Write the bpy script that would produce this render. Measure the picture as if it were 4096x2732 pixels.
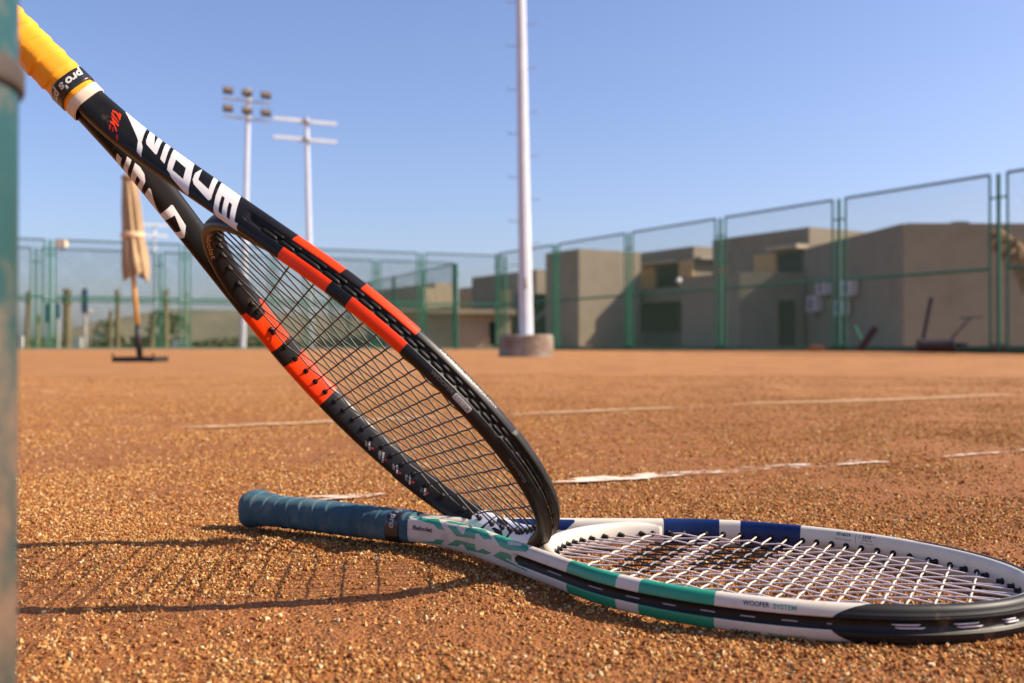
import bpy, bmesh, math, random
import numpy as np
from mathutils import Vector, Matrix, Euler
from mathutils.geometry import tessellate_polygon

rng = np.random.default_rng(7)
random.seed(7)
scene = bpy.context.scene
for o in list(bpy.data.objects):
    bpy.data.objects.remove(o, do_unlink=True)
COL = scene.collection

# ------------------------------------------------------------------ camera, sky, sun, exposure
CAM_H = 0.1766
FPX = 3973.5                       # focal length in pixels of a 4096 px wide frame
cam_data = bpy.data.cameras.new('camera')
cam = bpy.data.objects.new('camera', cam_data)
COL.objects.link(cam)
cam_data.sensor_width = 36.0
cam_data.lens = FPX / 4096 * 36.0
cam_data.clip_start = 0.02
cam_data.clip_end = 2000
cam_data.dof.use_dof = True
cam_data.dof.focus_distance = 0.78
cam_data.dof.aperture_fstop = 8.0
cam.location = (0, 0, CAM_H)
cam.rotation_euler = (math.radians(90) + math.atan(24 / FPX), 0, 0)
scene.camera = cam

SUN_AZ, SUN_EL = math.radians(-1.0), math.radians(37.0)      # azimuth counted from +X
sun_dir = Vector((math.cos(SUN_EL) * math.cos(SUN_AZ), math.cos(SUN_EL) * math.sin(SUN_AZ), math.sin(SUN_EL)))
world = bpy.data.worlds.new('World')
scene.world = world
world.use_nodes = True
wn = world.node_tree
bgn = wn.nodes['Background']
sky = wn.nodes.new('ShaderNodeTexSky')
sky.sky_type = 'NISHITA'
sky.sun_disc = False
sky.sun_elevation = SUN_EL
sky.sun_rotation = math.radians(90) - SUN_AZ
sky.air_density = 1.0
sky.dust_density = 1.7
sky.ozone_density = 4.0
tint = wn.nodes.new('ShaderNodeMix')
tint.data_type = 'RGBA'; tint.blend_type = 'MULTIPLY'
tint.inputs['Factor'].default_value = 1.0
tint.inputs['B'].default_value = (1.10, 1.0, 1.11, 1)      # the photograph's slightly violet white balance
wn.links.new(sky.outputs['Color'], tint.inputs['A'])
wn.links.new(tint.outputs['Result'], bgn.inputs['Color'])
bgn.inputs['Strength'].default_value = 0.097

sl = bpy.data.lights.new('sun', 'SUN')
sl.energy = 5.0
sl.angle = math.radians(0.53)
sl.color = (1.0, 0.86, 0.66)
so = bpy.data.objects.new('sun', sl)
COL.objects.link(so)
so.rotation_euler = sun_dir.to_track_quat('Z', 'Y').to_euler()
so.location = (5, 0, 6)

scene.view_settings.view_transform = 'Standard'
scene.view_settings.look = 'None'
scene.view_settings.exposure = 0.84
scene.view_settings.gamma = 1.0
scene.view_settings.use_curve_mapping = False
scene.render.engine = 'CYCLES'
scene.cycles.max_bounces = 6
scene.cycles.transparent_max_bounces = 12

# ------------------------------------------------------------------ helpers
def tag(o, label=None, cat=None, group=None, kind=None):
    if label: o['label'] = label
    if cat: o['category'] = cat
    if group: o['group'] = group
    if kind: o['kind'] = kind
    return o

def empty(name, loc=(0, 0, 0), rot=(0, 0, 0)):
    o = bpy.data.objects.new(name, None)
    o.empty_display_size = 0.1
    COL.objects.link(o)
    o.location = loc
    o.rotation_euler = rot
    return o

def link_mesh(name, verts, faces, mats, parent=None, smooth=False, midx=None):
    me = bpy.data.meshes.new(name)
    me.from_pydata([tuple(map(float, v)) for v in verts], [], [tuple(map(int, f)) for f in faces])
    if not isinstance(mats, (list, tuple)): mats = [mats]
    for m in mats: me.materials.append(m)
    if midx is not None:
        me.polygons.foreach_set('material_index', np.asarray(midx, dtype=np.int32))
    if smooth:
        me.polygons.foreach_set('use_smooth', np.ones(len(me.polygons), dtype=bool))
    me.update()
    o = bpy.data.objects.new(name, me)
    COL.objects.link(o)
    if parent is not None: o.parent = parent
    return o

def link_data(name, me, parent=None):
    o = bpy.data.objects.new(name, me)
    COL.objects.link(o)
    if parent is not None: o.parent = parent
    return o

class MB:
    """collects simple solids into one mesh"""
    def __init__(s): s.v = []; s.f = []; s.m = []
    def add(s, v, f, mi=0):
        n = len(s.v); s.v += [tuple(map(float, p)) for p in v]; s.f += [tuple(i + n for i in q) for q in f]; s.m += [mi] * len(f)
    def box(s, c, size, rz=0.0, mi=0):
        hx, hy, hz = size[0] / 2, size[1] / 2, size[2] / 2
        ca, sa = math.cos(rz), math.sin(rz)
        v = []
        for z in (-hz, hz):
            for x, y in ((-hx, -hy), (hx, -hy), (hx, hy), (-hx, hy)):
                v.append((c[0] + x * ca - y * sa, c[1] + x * sa + y * ca, c[2] + z))
        s.add(v, [(0, 3, 2, 1), (4, 5, 6, 7), (0, 1, 5, 4), (1, 2, 6, 5), (2, 3, 7, 6), (3, 0, 4, 7)], mi)
    def prism(s, poly, z0, z1, mi=0):
        n = len(poly)
        v = [(p[0], p[1], z0) for p in poly] + [(p[0], p[1], z1) for p in poly]
        f = [tuple(range(n - 1, -1, -1)), tuple(range(n, 2 * n))]
        f += [(i, (i + 1) % n, n + (i + 1) % n, n + i) for i in range(n)]
        s.add(v, f, mi)
    def tube(s, pts, r, n=8, mi=0, cap=True):
        pts = [np.array(p, float) for p in pts]
        rr = r if hasattr(r, '__len__') else [r] * len(pts)
        v = []; f = []
        up = None
        for i, p in enumerate(pts):
            t = pts[min(i + 1, len(pts) - 1)] - pts[max(i - 1, 0)]
            t /= (np.linalg.norm(t) + 1e-12)
            if up is None:
                a = np.array([0, 0, 1.0]) if abs(t[2]) < 0.9 else np.array([1.0, 0, 0])
                up = a - t * (a @ t)
            else:
                up = up - t * (up @ t)
            up /= np.linalg.norm(up)
            sd = np.cross(t, up)
            for k in range(n):
                a = 2 * math.pi * k / n
                v.append(p + rr[i] * (math.cos(a) * up + math.sin(a) * sd))
        for i in range(len(pts) - 1):
            for k in range(n):
                a, b = i * n + k, i * n + (k + 1) % n
                f.append((a, b, b + n, a + n))
        if cap:
            f.append(tuple(range(n - 1, -1, -1)))
            f.append(tuple((len(pts) - 1) * n + k for k in range(n)))
        s.add(v, f, mi)
    def lathe(s, prof, c=(0, 0, 0), n=24, mi=0):
        v = []; f = []
        for r, z in prof:
            for k in range(n):
                a = 2 * math.pi * k / n
                v.append((c[0] + r * math.cos(a), c[1] + r * math.sin(a), c[2] + z))
        for i in range(len(prof) - 1):
            for k in range(n):
                a, b = i * n + k, i * n + (k + 1) % n
                f.append((a, b, b + n, a + n))
        f.append(tuple(range(n - 1, -1, -1)))
        f.append(tuple((len(prof) - 1) * n + k for k in range(n)))
        s.add(v, f, mi)
    def build(s, name, mats, parent=None, smooth=False):
        return link_mesh(name, s.v, s.f, mats, parent, smooth, s.m)

def mat(name, col, rough=0.6, col2=None, scale=20.0, detail=4.0, contrast=(0.35, 0.65), bump=0.0, bscale=None,
        metallic=0.0, spec=0.5, coat=0.0, dirt=None, dscale=8.0, damount=(0.6, 0.75), bdist=0.001, coords='Object', transmission=0.0):
    m = bpy.data.materials.new(name)
    m.use_nodes = True
    nt = m.node_tree
    b = nt.nodes['Principled BSDF']
    b.inputs['Roughness'].default_value = rough
    b.inputs['Metallic'].default_value = metallic
    b.inputs['Specular IOR Level'].default_value = spec
    b.inputs['Coat Weight'].default_value = coat
    b.inputs['Coat Roughness'].default_value = 0.12
    b.inputs['Transmission Weight'].default_value = transmission
    b.inputs['Base Color'].default_value = (*col, 1)
    tc = nt.nodes.new('ShaderNodeTexCoord')
    out = None
    if col2 is not None:
        n = nt.nodes.new('ShaderNodeTexNoise')
        n.inputs['Scale'].default_value = scale
        n.inputs['Detail'].default_value = detail
        nt.links.new(tc.outputs[coords], n.inputs['Vector'])
        r = nt.nodes.new('ShaderNodeValToRGB')
        r.color_ramp.elements[0].position = contrast[0]
        r.color_ramp.elements[1].position = contrast[1]
        r.color_ramp.elements[0].color = (*col, 1)
        r.color_ramp.elements[1].color = (*col2, 1)
        nt.links.new(n.outputs['Fac'], r.inputs['Fac'])
        out = r.outputs['Color']
    if dirt is not None:
        n2 = nt.nodes.new('ShaderNodeTexNoise')
        n2.inputs['Scale'].default_value = dscale
        n2.inputs['Detail'].default_value = 8
        n2.inputs['Roughness'].default_value = 0.7
        nt.links.new(tc.outputs[coords], n2.inputs['Vector'])
        mr = nt.nodes.new('ShaderNodeMapRange')
        mr.inputs['From Min'].default_value = damount[0]
        mr.inputs['From Max'].default_value = damount[1]
        nt.links.new(n2.outputs['Fac'], mr.inputs['Value'])
        mx = nt.nodes.new('ShaderNodeMix')
        mx.data_type = 'RGBA'
        nt.links.new(mr.outputs['Result'], mx.inputs['Factor'])
        if out is not None: nt.links.new(out, mx.inputs['A'])
        else: mx.inputs['A'].default_value = (*col, 1)
        mx.inputs['B'].default_value = (*dirt, 1)
        out = mx.outputs['Result']
        # dirt is dull
        mr2 = nt.nodes.new('ShaderNodeMapRange')
        mr2.inputs['To Min'].default_value = rough
        mr2.inputs['To Max'].default_value = min(1.0, rough + 0.35)
        nt.links.new(mr.outputs['Result'], mr2.inputs['Value'])
        nt.links.new(mr2.outputs['Result'], b.inputs['Roughness'])
    if out is not None:
        nt.links.new(out, b.inputs['Base Color'])
    if bump > 0:
        n3 = nt.nodes.new('ShaderNodeTexNoise')
        n3.inputs['Scale'].default_value = bscale or scale * 4
        n3.inputs['Detail'].default_value = 5
        nt.links.new(tc.outputs[coords], n3.inputs['Vector'])
        bp = nt.nodes.new('ShaderNodeBump')
        bp.inputs['Strength'].default_value = bump
        bp.inputs['Distance'].default_value = bdist
        nt.links.new(n3.outputs['Fac'], bp.inputs['Height'])
        nt.links.new(bp.outputs['Normal'], b.inputs['Normal'])
    return m

def srgb(r, g, b):
    f = lambda c: (c / 255 / 12.92) if c / 255 <= 0.04045 else ((c / 255 + 0.055) / 1.055) ** 2.4
    return (f(r), f(g), f(b))

def P(px, py, d):
    """a point d metres ahead of the camera seen at (px, py) of the 4096 px wide photograph"""
    return ((px - 2048) / FPX * d, d, CAM_H + (1390 - py) / FPX * d)

def lattice_noise(x, y, seed=0):
    """smooth value noise, vectorised"""
    xi = np.floor(x).astype(np.int64); yi = np.floor(y).astype(np.int64)
    fx = x - xi; fy = y - yi
    fx = fx * fx * (3 - 2 * fx); fy = fy * fy * (3 - 2 * fy)
    def h(a, b):
        n = (a * 374761393 + b * 668265263 + seed * 974634777) & 0xffffffff
        n = ((n ^ (n >> 13)) * 1274126177) & 0xffffffff
        return ((n ^ (n >> 16)) & 0xffff) / 65535.0
    return (h(xi, yi) * (1 - fx) + h(xi + 1, yi) * fx) * (1 - fy) + (h(xi, yi + 1) * (1 - fx) + h(xi + 1, yi + 1) * fx) * fy

def fbm(x, y, seed=0, octaves=3):
    v = 0; a = 0.5
    for k in range(octaves):
        v = v + a * (lattice_noise(x, y, seed + k) - 0.5); x = x * 2.03; y = y * 2.03; a *= 0.5
    return v

# ------------------------------------------------------------------ tennis rackets (local frame in millimetres: u along the racket, v across, w out of the string bed)
MM = 0.001
class Racket:
    """geometry of one racket; the frame is a tube of changing section swept along one side, the tip and back along the other side"""
    HW_H = 5.6                                  # half width of the hoop tube in the plane of the strings
    def __init__(s, uc, a, b, k, hb=11.5, shaft_end=238.0, shaft_v=7.6, groove_u=322.0, top=165.0, n_shaft=3.4):
        s.uc, s.a, s.b, s.k, s.hb, s.groove_u, s.n_shaft = uc, a, b, k, hb, groove_u, n_shaft
        ph = np.linspace(math.pi * 0.86, 0, 1400)
        x = np.cos(ph)
        iu, iv = uc + a * x, b * np.sin(ph) * (1 + k * x)
        d = np.stack([np.gradient(iu), np.gradient(iv)], 1); d /= np.linalg.norm(d, axis=1)[:, None]
        nrm = np.stack([-d[:, 1], d[:, 0]], 1)
        hoop = np.stack([iu, iv], 1) + nrm * s.HW_H
        p0 = np.array([shaft_end, shaft_v])
        # the arm leaves the shaft and runs on as a tangent of the hoop
        dh = np.gradient(hoop, axis=0)
        cr = (hoop[:, 0] - p0[0]) * dh[:, 1] - (hoop[:, 1] - p0[1]) * dh[:, 0]
        i = int(np.argmax(np.sign(cr[:-1]) != np.sign(cr[1:])))
        s.ut = hoop[i, 0]
        tgt = hoop[i]
        arm = (tgt - p0) / np.linalg.norm(tgt - p0)
        pts = [np.array([top, shaft_v]), np.array([shaft_end - 34, shaft_v])]
        A, B, Cc = np.array([shaft_end - 34, shaft_v]), p0, p0 + arm * 40
        for t in np.linspace(0, 1, 24)[1:]:
            pts.append((1 - t) ** 2 * A + 2 * t * (1 - t) * B + t * t * Cc)
        pts += [hoop[j] for j in range(i, len(hoop))]
        pts = np.array(pts)
        pts[-1, 1] = 0.0
        L = np.concatenate([[0], np.cumsum(np.linalg.norm(np.diff(pts, axis=0), axis=1))])
        s.S = L[-1]
        s.sg = np.linspace(0, s.S, 1200)
        s.cu, s.cv = np.interp(s.sg, L, pts[:, 0]), np.interp(s.sg, L, pts[:, 1])
        for _ in range(3):                                   # soften the joints of the path
            ku = s.cu.copy(); kv = s.cv.copy()
            s.cu[8:-8] = np.convolve(ku, np.ones(17) / 17, 'same')[8:-8]; s.cv[8:-8] = np.convolve(kv, np.ones(17) / 17, 'same')[8:-8]
        s.tu, s.tv = np.gradient(s.cu, s.sg), np.gradient(s.cv, s.sg)
        m = np.hypot(s.tu, s.tv); s.tu /= m; s.tv /= m
        s.tu[-1], s.tv[-1] = 0.0, -1.0
    def s_at_u(s, u):                                         # path length at a given u on the way up
        return float(np.interp(u, s.cu, s.sg))
    def dims(s, sv):
        u = float(np.interp(sv, s.sg, s.cu))
        f = min(1, max(0, (u - 225) / (340 - 225)))
        f = f * f * (3 - 2 * f)
        hw = 7.9 * (1 - f) + s.HW_H * f - 1.1 * min(1, max(0, (222 - u) / 22.0))
        hb = 11.6 * (1 - f) + s.hb * f - 0.6 * min(1, max(0, (222 - u) / 22.0))
        n = s.n_shaft * (1 - f) + 2.7 * f
        g = min(1, max(0, (u - s.groove_u) / 5.0))
        return hw, hb, n, 2.6 * g
    _th = np.linspace(-math.pi, math.pi, 181)
    def section(s, sv):
        hw, hb, n, g = s.dims(sv)
        c, q = np.cos(s._th), np.sin(s._th)
        x = hw * np.sign(c) * np.abs(c) ** (2 / n)
        w = hb * np.sign(q) * np.abs(q) ** (2 / n)
        t = np.concatenate([[0], np.cumsum(np.hypot(np.diff(x), np.diff(w)))])
        t -= np.interp(0, s._th, t)
        return x, w, t, g
    def point(s, side, sv, t, lift=0.0):
        """surface point: side +1/-1, sv along the path, t millimetres round the section from the outer middle, + towards +w"""
        x, w, tt, g = s.section(sv)
        X, Wd = float(np.interp(t, tt, x)), float(np.interp(t, tt, w))
        e = 0.4
        dX = float(np.interp(t + e, tt, x)) - float(np.interp(t - e, tt, x))
        dW = float(np.interp(t + e, tt, w)) - float(np.interp(t - e, tt, w))
        m = math.hypot(dX, dW) + 1e-9
        nx, nw = dW / m, -dX / m
        if X > 0 and g > 0:
            X -= g * min(1, max(0, (3.9 - abs(Wd)) / 0.7))
        X += nx * lift; Wd += nw * lift
        cu, cv = float(np.interp(sv, s.sg, s.cu)), float(np.interp(sv, s.sg, s.cv))
        tu, tv = float(np.interp(sv, s.sg, s.tu)), float(np.interp(sv, s.sg, s.tv))
        return np.array([cu - tv * X, (cv + tu * X) * side, Wd])
    def perim(s, sv):
        return s.section(sv)[2]
    def inner_v(s, u, off=0.0):
        x = min(0.9995, max(-0.9995, (u - s.uc) / (s.a + off)))
        return (s.b + off) * math.sqrt(1 - x * x) * (1 + s.k * x)
    def inner_u(s, v, top, off=0.0):
        us = np.linspace(s.uc, s.uc + (s.a + off) * (1 if top else -1), 600)
        vs = np.array([s.inner_v(u, off) for u in us])
        return float(np.interp(-abs(v), -vs, us))

def mesh_frame(R, root, mats, band_us, name='frame', u_from=190.0):
    """mats: body, band on +v side, band on -v side"""
    base = list(np.linspace(R.s_at_u(u_from), R.S, 184))
    bs = [R.s_at_u(u) for u in band_us]
    base = sorted(base + bs + [R.s_at_u(R.groove_u), R.s_at_u(R.groove_u + 2), R.s_at_u(R.groove_u + 5)])
    ss = [base[0]]
    for x in base[1:]:
        if x - ss[-1] > 0.05: ss.append(x)
    verts = []; faces = []; mi = []
    path = [(+1, x) for x in ss] + [(-1, x) for x in reversed(ss[:-1])]
    for side, x in path:
        sx, sw, tt, g = R.section(x)
        coarse = np.linspace(6, tt[-1], 15)[1:]
        tl = np.concatenate([np.linspace(-6, 6, 21), coarse, -coarse[:-1][::-1]])
        for t in tl: verts.append(R.point(side, x, float(t)))
    n = len(tl)
    for i in range(len(path) - 1):
        (s0, x0), (s1, x1) = path[i], path[i + 1]
        xm = (x0 + x1) / 2
        sd = s0 if i < len(ss) - 1 else -1
        inb = (bs[0] < xm < bs[1]) or (bs[2] < xm < bs[3])
        k0 = 0 if not inb else (1 if sd > 0 else 2)
        for k in range(n):
            a, b = i * n + k, i * n + (k + 1) % n
            faces.append((a, a + n, b + n, b)); mi.append(k0)
    faces.append(tuple(range(n))); mi.append(0)
    faces.append(tuple(len(verts) - 1 - k for k in range(n))); mi.append(0)
    v = np.array(verts) * MM
    o = link_mesh(name, v, faces, mats, root, True, mi)
    bm = bmesh.new(); bm.from_mesh(o.data); bmesh.ops.recalc_face_normals(bm, faces=bm.faces); bm.to_mesh(o.data); bm.free()
    return o

def sweep(R, root, name, mats, s0_of_t, tlist, lift_of, ds=3.0, s1=None, smooth=True):
    """a strip lying on the frame between the t values; s0_of_t gives where it starts on each side"""
    verts = []; faces = []
    end = R.S if s1 is None else s1
    N = int((end - min(s0_of_t(t) for t in tlist)) / ds) + 2
    rows = []
    for side in (1, -1):
        fr = np.linspace(0, 1, N) if side > 0 else np.linspace(1, 0, N)[1:]
        for f in fr: rows.append((side, f))
    for side, f in rows:
        for t in tlist:
            a = s0_of_t(t); x = a + (end - a) * f
            lf = lift_of(t, x)
            if f < 0.004: lf = min(lf, 0.05)
            verts.append(R.point(side, x, t, lf))
    n = len(tlist)
    for i in range(len(rows) - 1):
        for k in range(n - 1):
            a = i * n + k
            faces.append((a, a + 1, a + n + 1, a + n))
    o = link_mesh(name, np.array(verts) * MM, faces, mats, root, smooth)
    bm = bmesh.new(); bm.from_mesh(o.data); bmesh.ops.recalc_face_normals(bm, faces=bm.faces)
    bm.to_mesh(o.data); bm.free()
    return o

def tube_mesh(pts, r, n=6, mids=None):
    mb = MB(); mb.tube(pts, r, n)
    return mb

def make_strings(R, root, mains, crosses, mat_main, mat_cross, r=0.66, paint=None):
    """paint(u, v) -> material slot"""
    out = []
    for i, v in enumerate(mains):
        uA, uB = R.inner_u(v, False) - 3.0, R.inner_u(v, True) + 3.0
        pts = [(uA, v, 0)]
        prev = uA
        for j, u in enumerate(crosses):
            if uA + 4 < u < uB - 4:
                sg = 1 if (i + j) % 2 == 0 else -1
                if u - pts[-1][0] > 6: pts.append(((u + pts[-1][0]) / 2, v, 0.0))
                pts.append((u, v, 0.90 * sg))
        pts.append((uB, v, 0))
        if paint:                                            # cut the string where the stencil starts and stops
            fine = []
            for a, b in zip(pts[:-1], pts[1:]):
                for t in np.linspace(0, 1, 9)[:-1]:
                    fine.append(tuple(np.array(a) * (1 - t) + np.array(b) * t))
            pts = fine + [pts[-1]]
        mb = MB(); mb.tube(np.array(pts) * MM, r * MM, 8)
        if paint:
            mb.m = [0] * len(mb.f)
            for q in range(len(pts) - 1):
                c = (np.array(pts[q]) + np.array(pts[q + 1])) / 2
                if paint(c[0], c[1]):
                    for k in range(8): mb.m[q * 8 + k] = 1
        out.append(mb.build('main_string', mat_main, root, True))
    for j, u in enumerate(crosses):
        vm = R.inner_v(u) + 3.0
        pts = [(u, -vm, 0)]
        for i in range(len(mains)):
            v = mains[i]
            if abs(v) < vm - 4:
                sg = 1 if (i + j) % 2 == 1 else -1
                # flat over the crossing, steep between two mains
                pts += [(u, v - 1.5, 0.52 * sg), (u, v, 0.72 * sg), (u, v + 1.5, 0.52 * sg)]
        pts.append((u, vm, 0))
        if paint:
            fine = []
            for a, b in zip(pts[:-1], pts[1:]):
                for t in np.linspace(0, 1, 5)[:-1]:
                    fine.append(tuple(np.array(a) * (1 - t) + np.array(b) * t))
            pts = fine + [pts[-1]]
        mb = MB(); mb.tube(np.array(pts) * MM, r * MM, 8)
        if paint:
            mb.m = [0] * len(mb.f)
            for q in range(len(pts) - 1):
                c = (np.array(pts[q]) + np.array(pts[q + 1])) / 2
                if paint(c[0], c[1]):
                    for k in range(8): mb.m[q * 8 + k] = 1
        out.append(mb.build('cross_string', mat_cross, root, True))
    return out

def grommet_mesh(name, m, length, r=1.75, flange=2.5):
    mb = MB()
    mb.lathe([(flange * 0.55, -1.0), (flange, -0.6), (flange, 0.55), (flange * 0.92, 0.8), (r, 1.0), (r * 0.96, length - 0.5), (r * 0.8, length), (0.75, length), (0.7, length - 0.8)], n=14)
    mb.v = [tuple(np.array(p) * MM) for p in mb.v]
    o = mb.build(name, m, None, True)
    me = o.data
    bpy.data.objects.remove(o)
    return me

def place_grommets(R, root, mains, crosses, me_long, me_short):
    def put(p, d, me):
        o = link_data('grommet', me, root)
        o.location = Vector(p) * MM
        o.rotation_euler = Vector(d).to_track_quat('Z', 'Y').to_euler()
    for v in mains:
        for top in (True, False):
            u = R.inner_u(v, top)
            e = 0.5
            un = R.inner_u(abs(v) + e, top); d = np.array([-(e), 0, 0])
            nx = np.array([-1.0 if top else 1.0, 0, 0])
            s_ = np.array([(un - u), e * (1 if v > 0 else -1), 0]); s_ /= np.linalg.norm(s_)
            nrm = nx - s_ * (nx @ s_); nrm /= np.linalg.norm(nrm)
            d = nrm * 0.45 + nx * 0.55
            put((u, v, 0), d, me_long)
    for u in crosses:
        for sd in (1, -1):
            v = R.inner_v(u) * sd
            e = 0.5
            s_ = np.array([2 * e, (R.inner_v(u + e) - R.inner_v(u - e)) * sd, 0]); s_ /= np.linalg.norm(s_)
            nx = np.array([0, -sd, 0.0])
            nrm = nx - s_ * (nx @ s_); nrm /= np.linalg.norm(nrm)
            put((u, v, 0), nrm * 0.7 + nx * 0.3, me_short)

def make_bridge(R, root, m, hb=9.5, hw=5.2):
    """throat bridge closing the hoop between the two arms"""
    ph0 = None
    verts = []; faces = []
    ph_end = math.acos((R.ut - 6 - R.uc) / R.a)
    phs = np.linspace(ph_end, 2 * math.pi - ph_end, 72)
    th = np.linspace(0, 2 * math.pi, 33)[:-1]
    n = len(th)
    C = []
    for ph in phs:
        x = math.cos(ph)
        C.append((R.uc + R.a * x, R.b * math.sin(ph) * (1 + R.k * x)))
    C = np.array(C)
    d = np.gradient(C, axis=0); d /= np.linalg.norm(d, axis=1)[:, None]
    nrm = np.stack([-d[:, 1], d[:, 0]], 1)
    mid = C[len(C) // 2] + nrm[len(C) // 2]
    if np.linalg.norm(mid - [R.uc, 0]) < np.linalg.norm(C[len(C) // 2] - [R.uc, 0]): nrm = -nrm
    for i in range(len(phs)):
        f = abs(i / (len(phs) - 1) - 0.5) * 2
        w_ = hw * (1 - 0.42 * max(0, f - 0.6) / 0.4); b_ = hb + 1.0 * f ** 2 - 3.0 * max(0, f - 0.75) / 0.25
        cen = C[i] + nrm[i] * w_
        for t in th:
            X = w_ * np.sign(math.cos(t)) * abs(math.cos(t)) ** (2 / 2.5); Wd = b_ * np.sign(math.sin(t)) * abs(math.sin(t)) ** (2 / 2.5)
            verts.append((*(cen + nrm[i] * X), Wd))
    for i in range(len(phs) - 1):
        for k in range(n):
            a, b = i * n + k, i * n + (k + 1) % n
            faces.append((a, b, b + n, a + n))
    faces += [tuple(range(n)), tuple(len(verts) - 1 - k for k in range(n))]
    o = link_mesh('throat_bridge', np.array(verts) * MM, faces, m, root, True)
    bm = bmesh.new(); bm.from_mesh(o.data); bmesh.ops.recalc_face_normals(bm, faces=bm.faces); bm.to_mesh(o.data); bm.free()
    return o

def grip_r(u, ph, end, rv=15.7, rw=13.9, butt=4.2):
    """radius of the bare handle, an octagon softened by the grip"""
    fl = butt * math.exp(-((u / 17.0) ** 2)) * (1 if u > 0 else 1)
    if u < 6: fl -= (6 - u) ** 2 * 0.10
    k = 2.9
    c, q = abs(math.cos(ph)), abs(math.sin(ph))
    r = ((c / rv) ** k + (q / rw) ** k) ** (-1 / k)
    r8 = r
    taper = -0.9 * max(0, (u - 110) / 90.0)
    return r8 + fl + taper

def make_overgrip(root, m, end, pitch=13.5, hand=1, name='overgrip', phase=0.0, lip=1.0):
    verts = []; faces = []
    us = np.concatenate([[0.0, 0.6, 1.6], np.arange(2.6, end, 0.8), [end]])
    n = 64
    for u in us:
        for k in range(n):
            ph = 2 * math.pi * k / n
            q = ((u + 1.6 * math.sin(2 * ph + u * 0.05)) / pitch - hand * ph / (2 * math.pi) + phase)
            f = q - math.floor(q)
            # the tape overlaps itself: each turn rises slowly and drops at its edge
            hgt = lip * (f if f < 0.93 else (1 - f) / 0.07)
            wr = 0.16 * math.sin(ph * 3 + u * 0.31) * math.sin(u * 0.9 + ph * 2)
            r = grip_r(u, ph, end) + hgt + wr
            if u < 1.0: r -= 1.2 * (1 - u)
            verts.append((u, r * math.cos(ph), r * math.sin(ph)))
    for i in range(len(us) - 1):
        for k in range(n):
            a, b = i * n + k, i * n + (k + 1) % n
            faces.append((a, b, b + n, a + n))
    faces += [tuple(range(n - 1, -1, -1)), tuple((len(us) - 1) * n + k for k in range(n))]
    o = link_mesh(name, np.array(verts) * MM, faces, m, root, True)
    return o

def ring_strip(root, name, m, u0, u1, lift, cap_round=0.4, slope=0.0, wav=0.0):
    """a band wrapped round the handle"""
    verts = []; faces = []
    n = 64
    us = np.concatenate([[u0], np.linspace(u0 + 0.25, u1 - 0.25, 10), [u1]])
    for i, u in enumerate(us):
        for k in range(n):
            ph = 2 * math.pi * k / n
            uu = u + slope * math.cos(ph - 0.6) + wav * math.sin(2 * ph + 1)
            r = grip_r(uu, ph, u1) + lift - (0.9 if i in (0, len(us) - 1) else 0)
            verts.append((uu, r * math.cos(ph), r * math.sin(ph)))
    for i in range(len(us) - 1):
        for k in range(n):
            a, b = i * n + k, i * n + (k + 1) % n
            faces.append((a, b, b + n, a + n))
    return link_mesh(name, np.array(verts) * MM, faces, m, root, True)

# ---- lettering and painted marks: flat outlines laid on a curved surface
def outline_bm(polys):
    """polys: list of loops (outer and holes), 2D -> bmesh in the plane"""
    bm = bmesh.new()
    for loops in polys:
        tris = tessellate_polygon([[Vector((x, y, 0)) for x, y in lp] for lp in loops])
        vs = [bm.verts.new((x, y, 0)) for lp in loops for x, y in lp]
        for t in tris:
            try: bm.faces.new([vs[i] for i in t])
            except ValueError: pass
    return bm

def text_bm(body, size, bold=0.0, shear=0.0, spacing=1.0, xscale=1.0):
    cu = bpy.data.curves.new('lettering', 'FONT')
    cu.body = body; cu.size = size; cu.offset = bold; cu.shear = shear; cu.space_character = spacing
    cu.resolution_u = 3; cu.align_x = 'LEFT'
    ob = bpy.data.objects.new('lettering_tmp', cu)
    COL.objects.link(ob)
    bpy.context.view_layer.update()
    me = bpy.data.meshes.new_from_object(ob.evaluated_get(bpy.context.evaluated_depsgraph_get()))
    bm = bmesh.new(); bm.from_mesh(me)
    bpy.data.objects.remove(ob); bpy.data.curves.remove(cu); bpy.data.meshes.remove(me)
    bmesh.ops.triangulate(bm, faces=bm.faces)
    for v in bm.verts: v.co.x *= xscale
    return bm

def wrap_bm(bm, fn, name, m, parent, cell=(4.0, 1.3)):
    """cut the outline into small pieces and lay it on the surface fn(x, y)"""
    xs = [v.co.x for v in bm.verts]; ys = [v.co.y for v in bm.verts]
    for ax, lo, hi, st in ((0, min(xs), max(xs), cell[0]), (1, min(ys), max(ys), cell[1])):
        q = math.ceil(lo / st) * st
        while q < hi:
            co = Vector((q, 0, 0)) if ax == 0 else Vector((0, q, 0))
            no = Vector((1, 0, 0)) if ax == 0 else Vector((0, 1, 0))
            bmesh.ops.bisect_plane(bm, geom=bm.verts[:] + bm.edges[:] + bm.faces[:], dist=1e-6, plane_co=co, plane_no=no)
            q += st
    for v in bm.verts:
        p = fn(v.co.x, v.co.y)
        v.co = Vector(p) * MM
    me = bpy.data.meshes.new(name)
    bm.to_mesh(me); bm.free()
    me.materials.append(m)
    return link_data(name, me, parent)

def on_frame(R, side, lift=0.06):
    return lambda x, y: R.point(side, min(max(x, 0), R.S), y, lift)

def on_grip(lift):
    def f(x, y):                                             # x along the handle, y millimetres round it
        ph = y / 14.6
        r = grip_r(x, ph, 200) + lift
        return (x, r * math.cos(ph), r * math.sin(ph))
    return f

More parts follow.
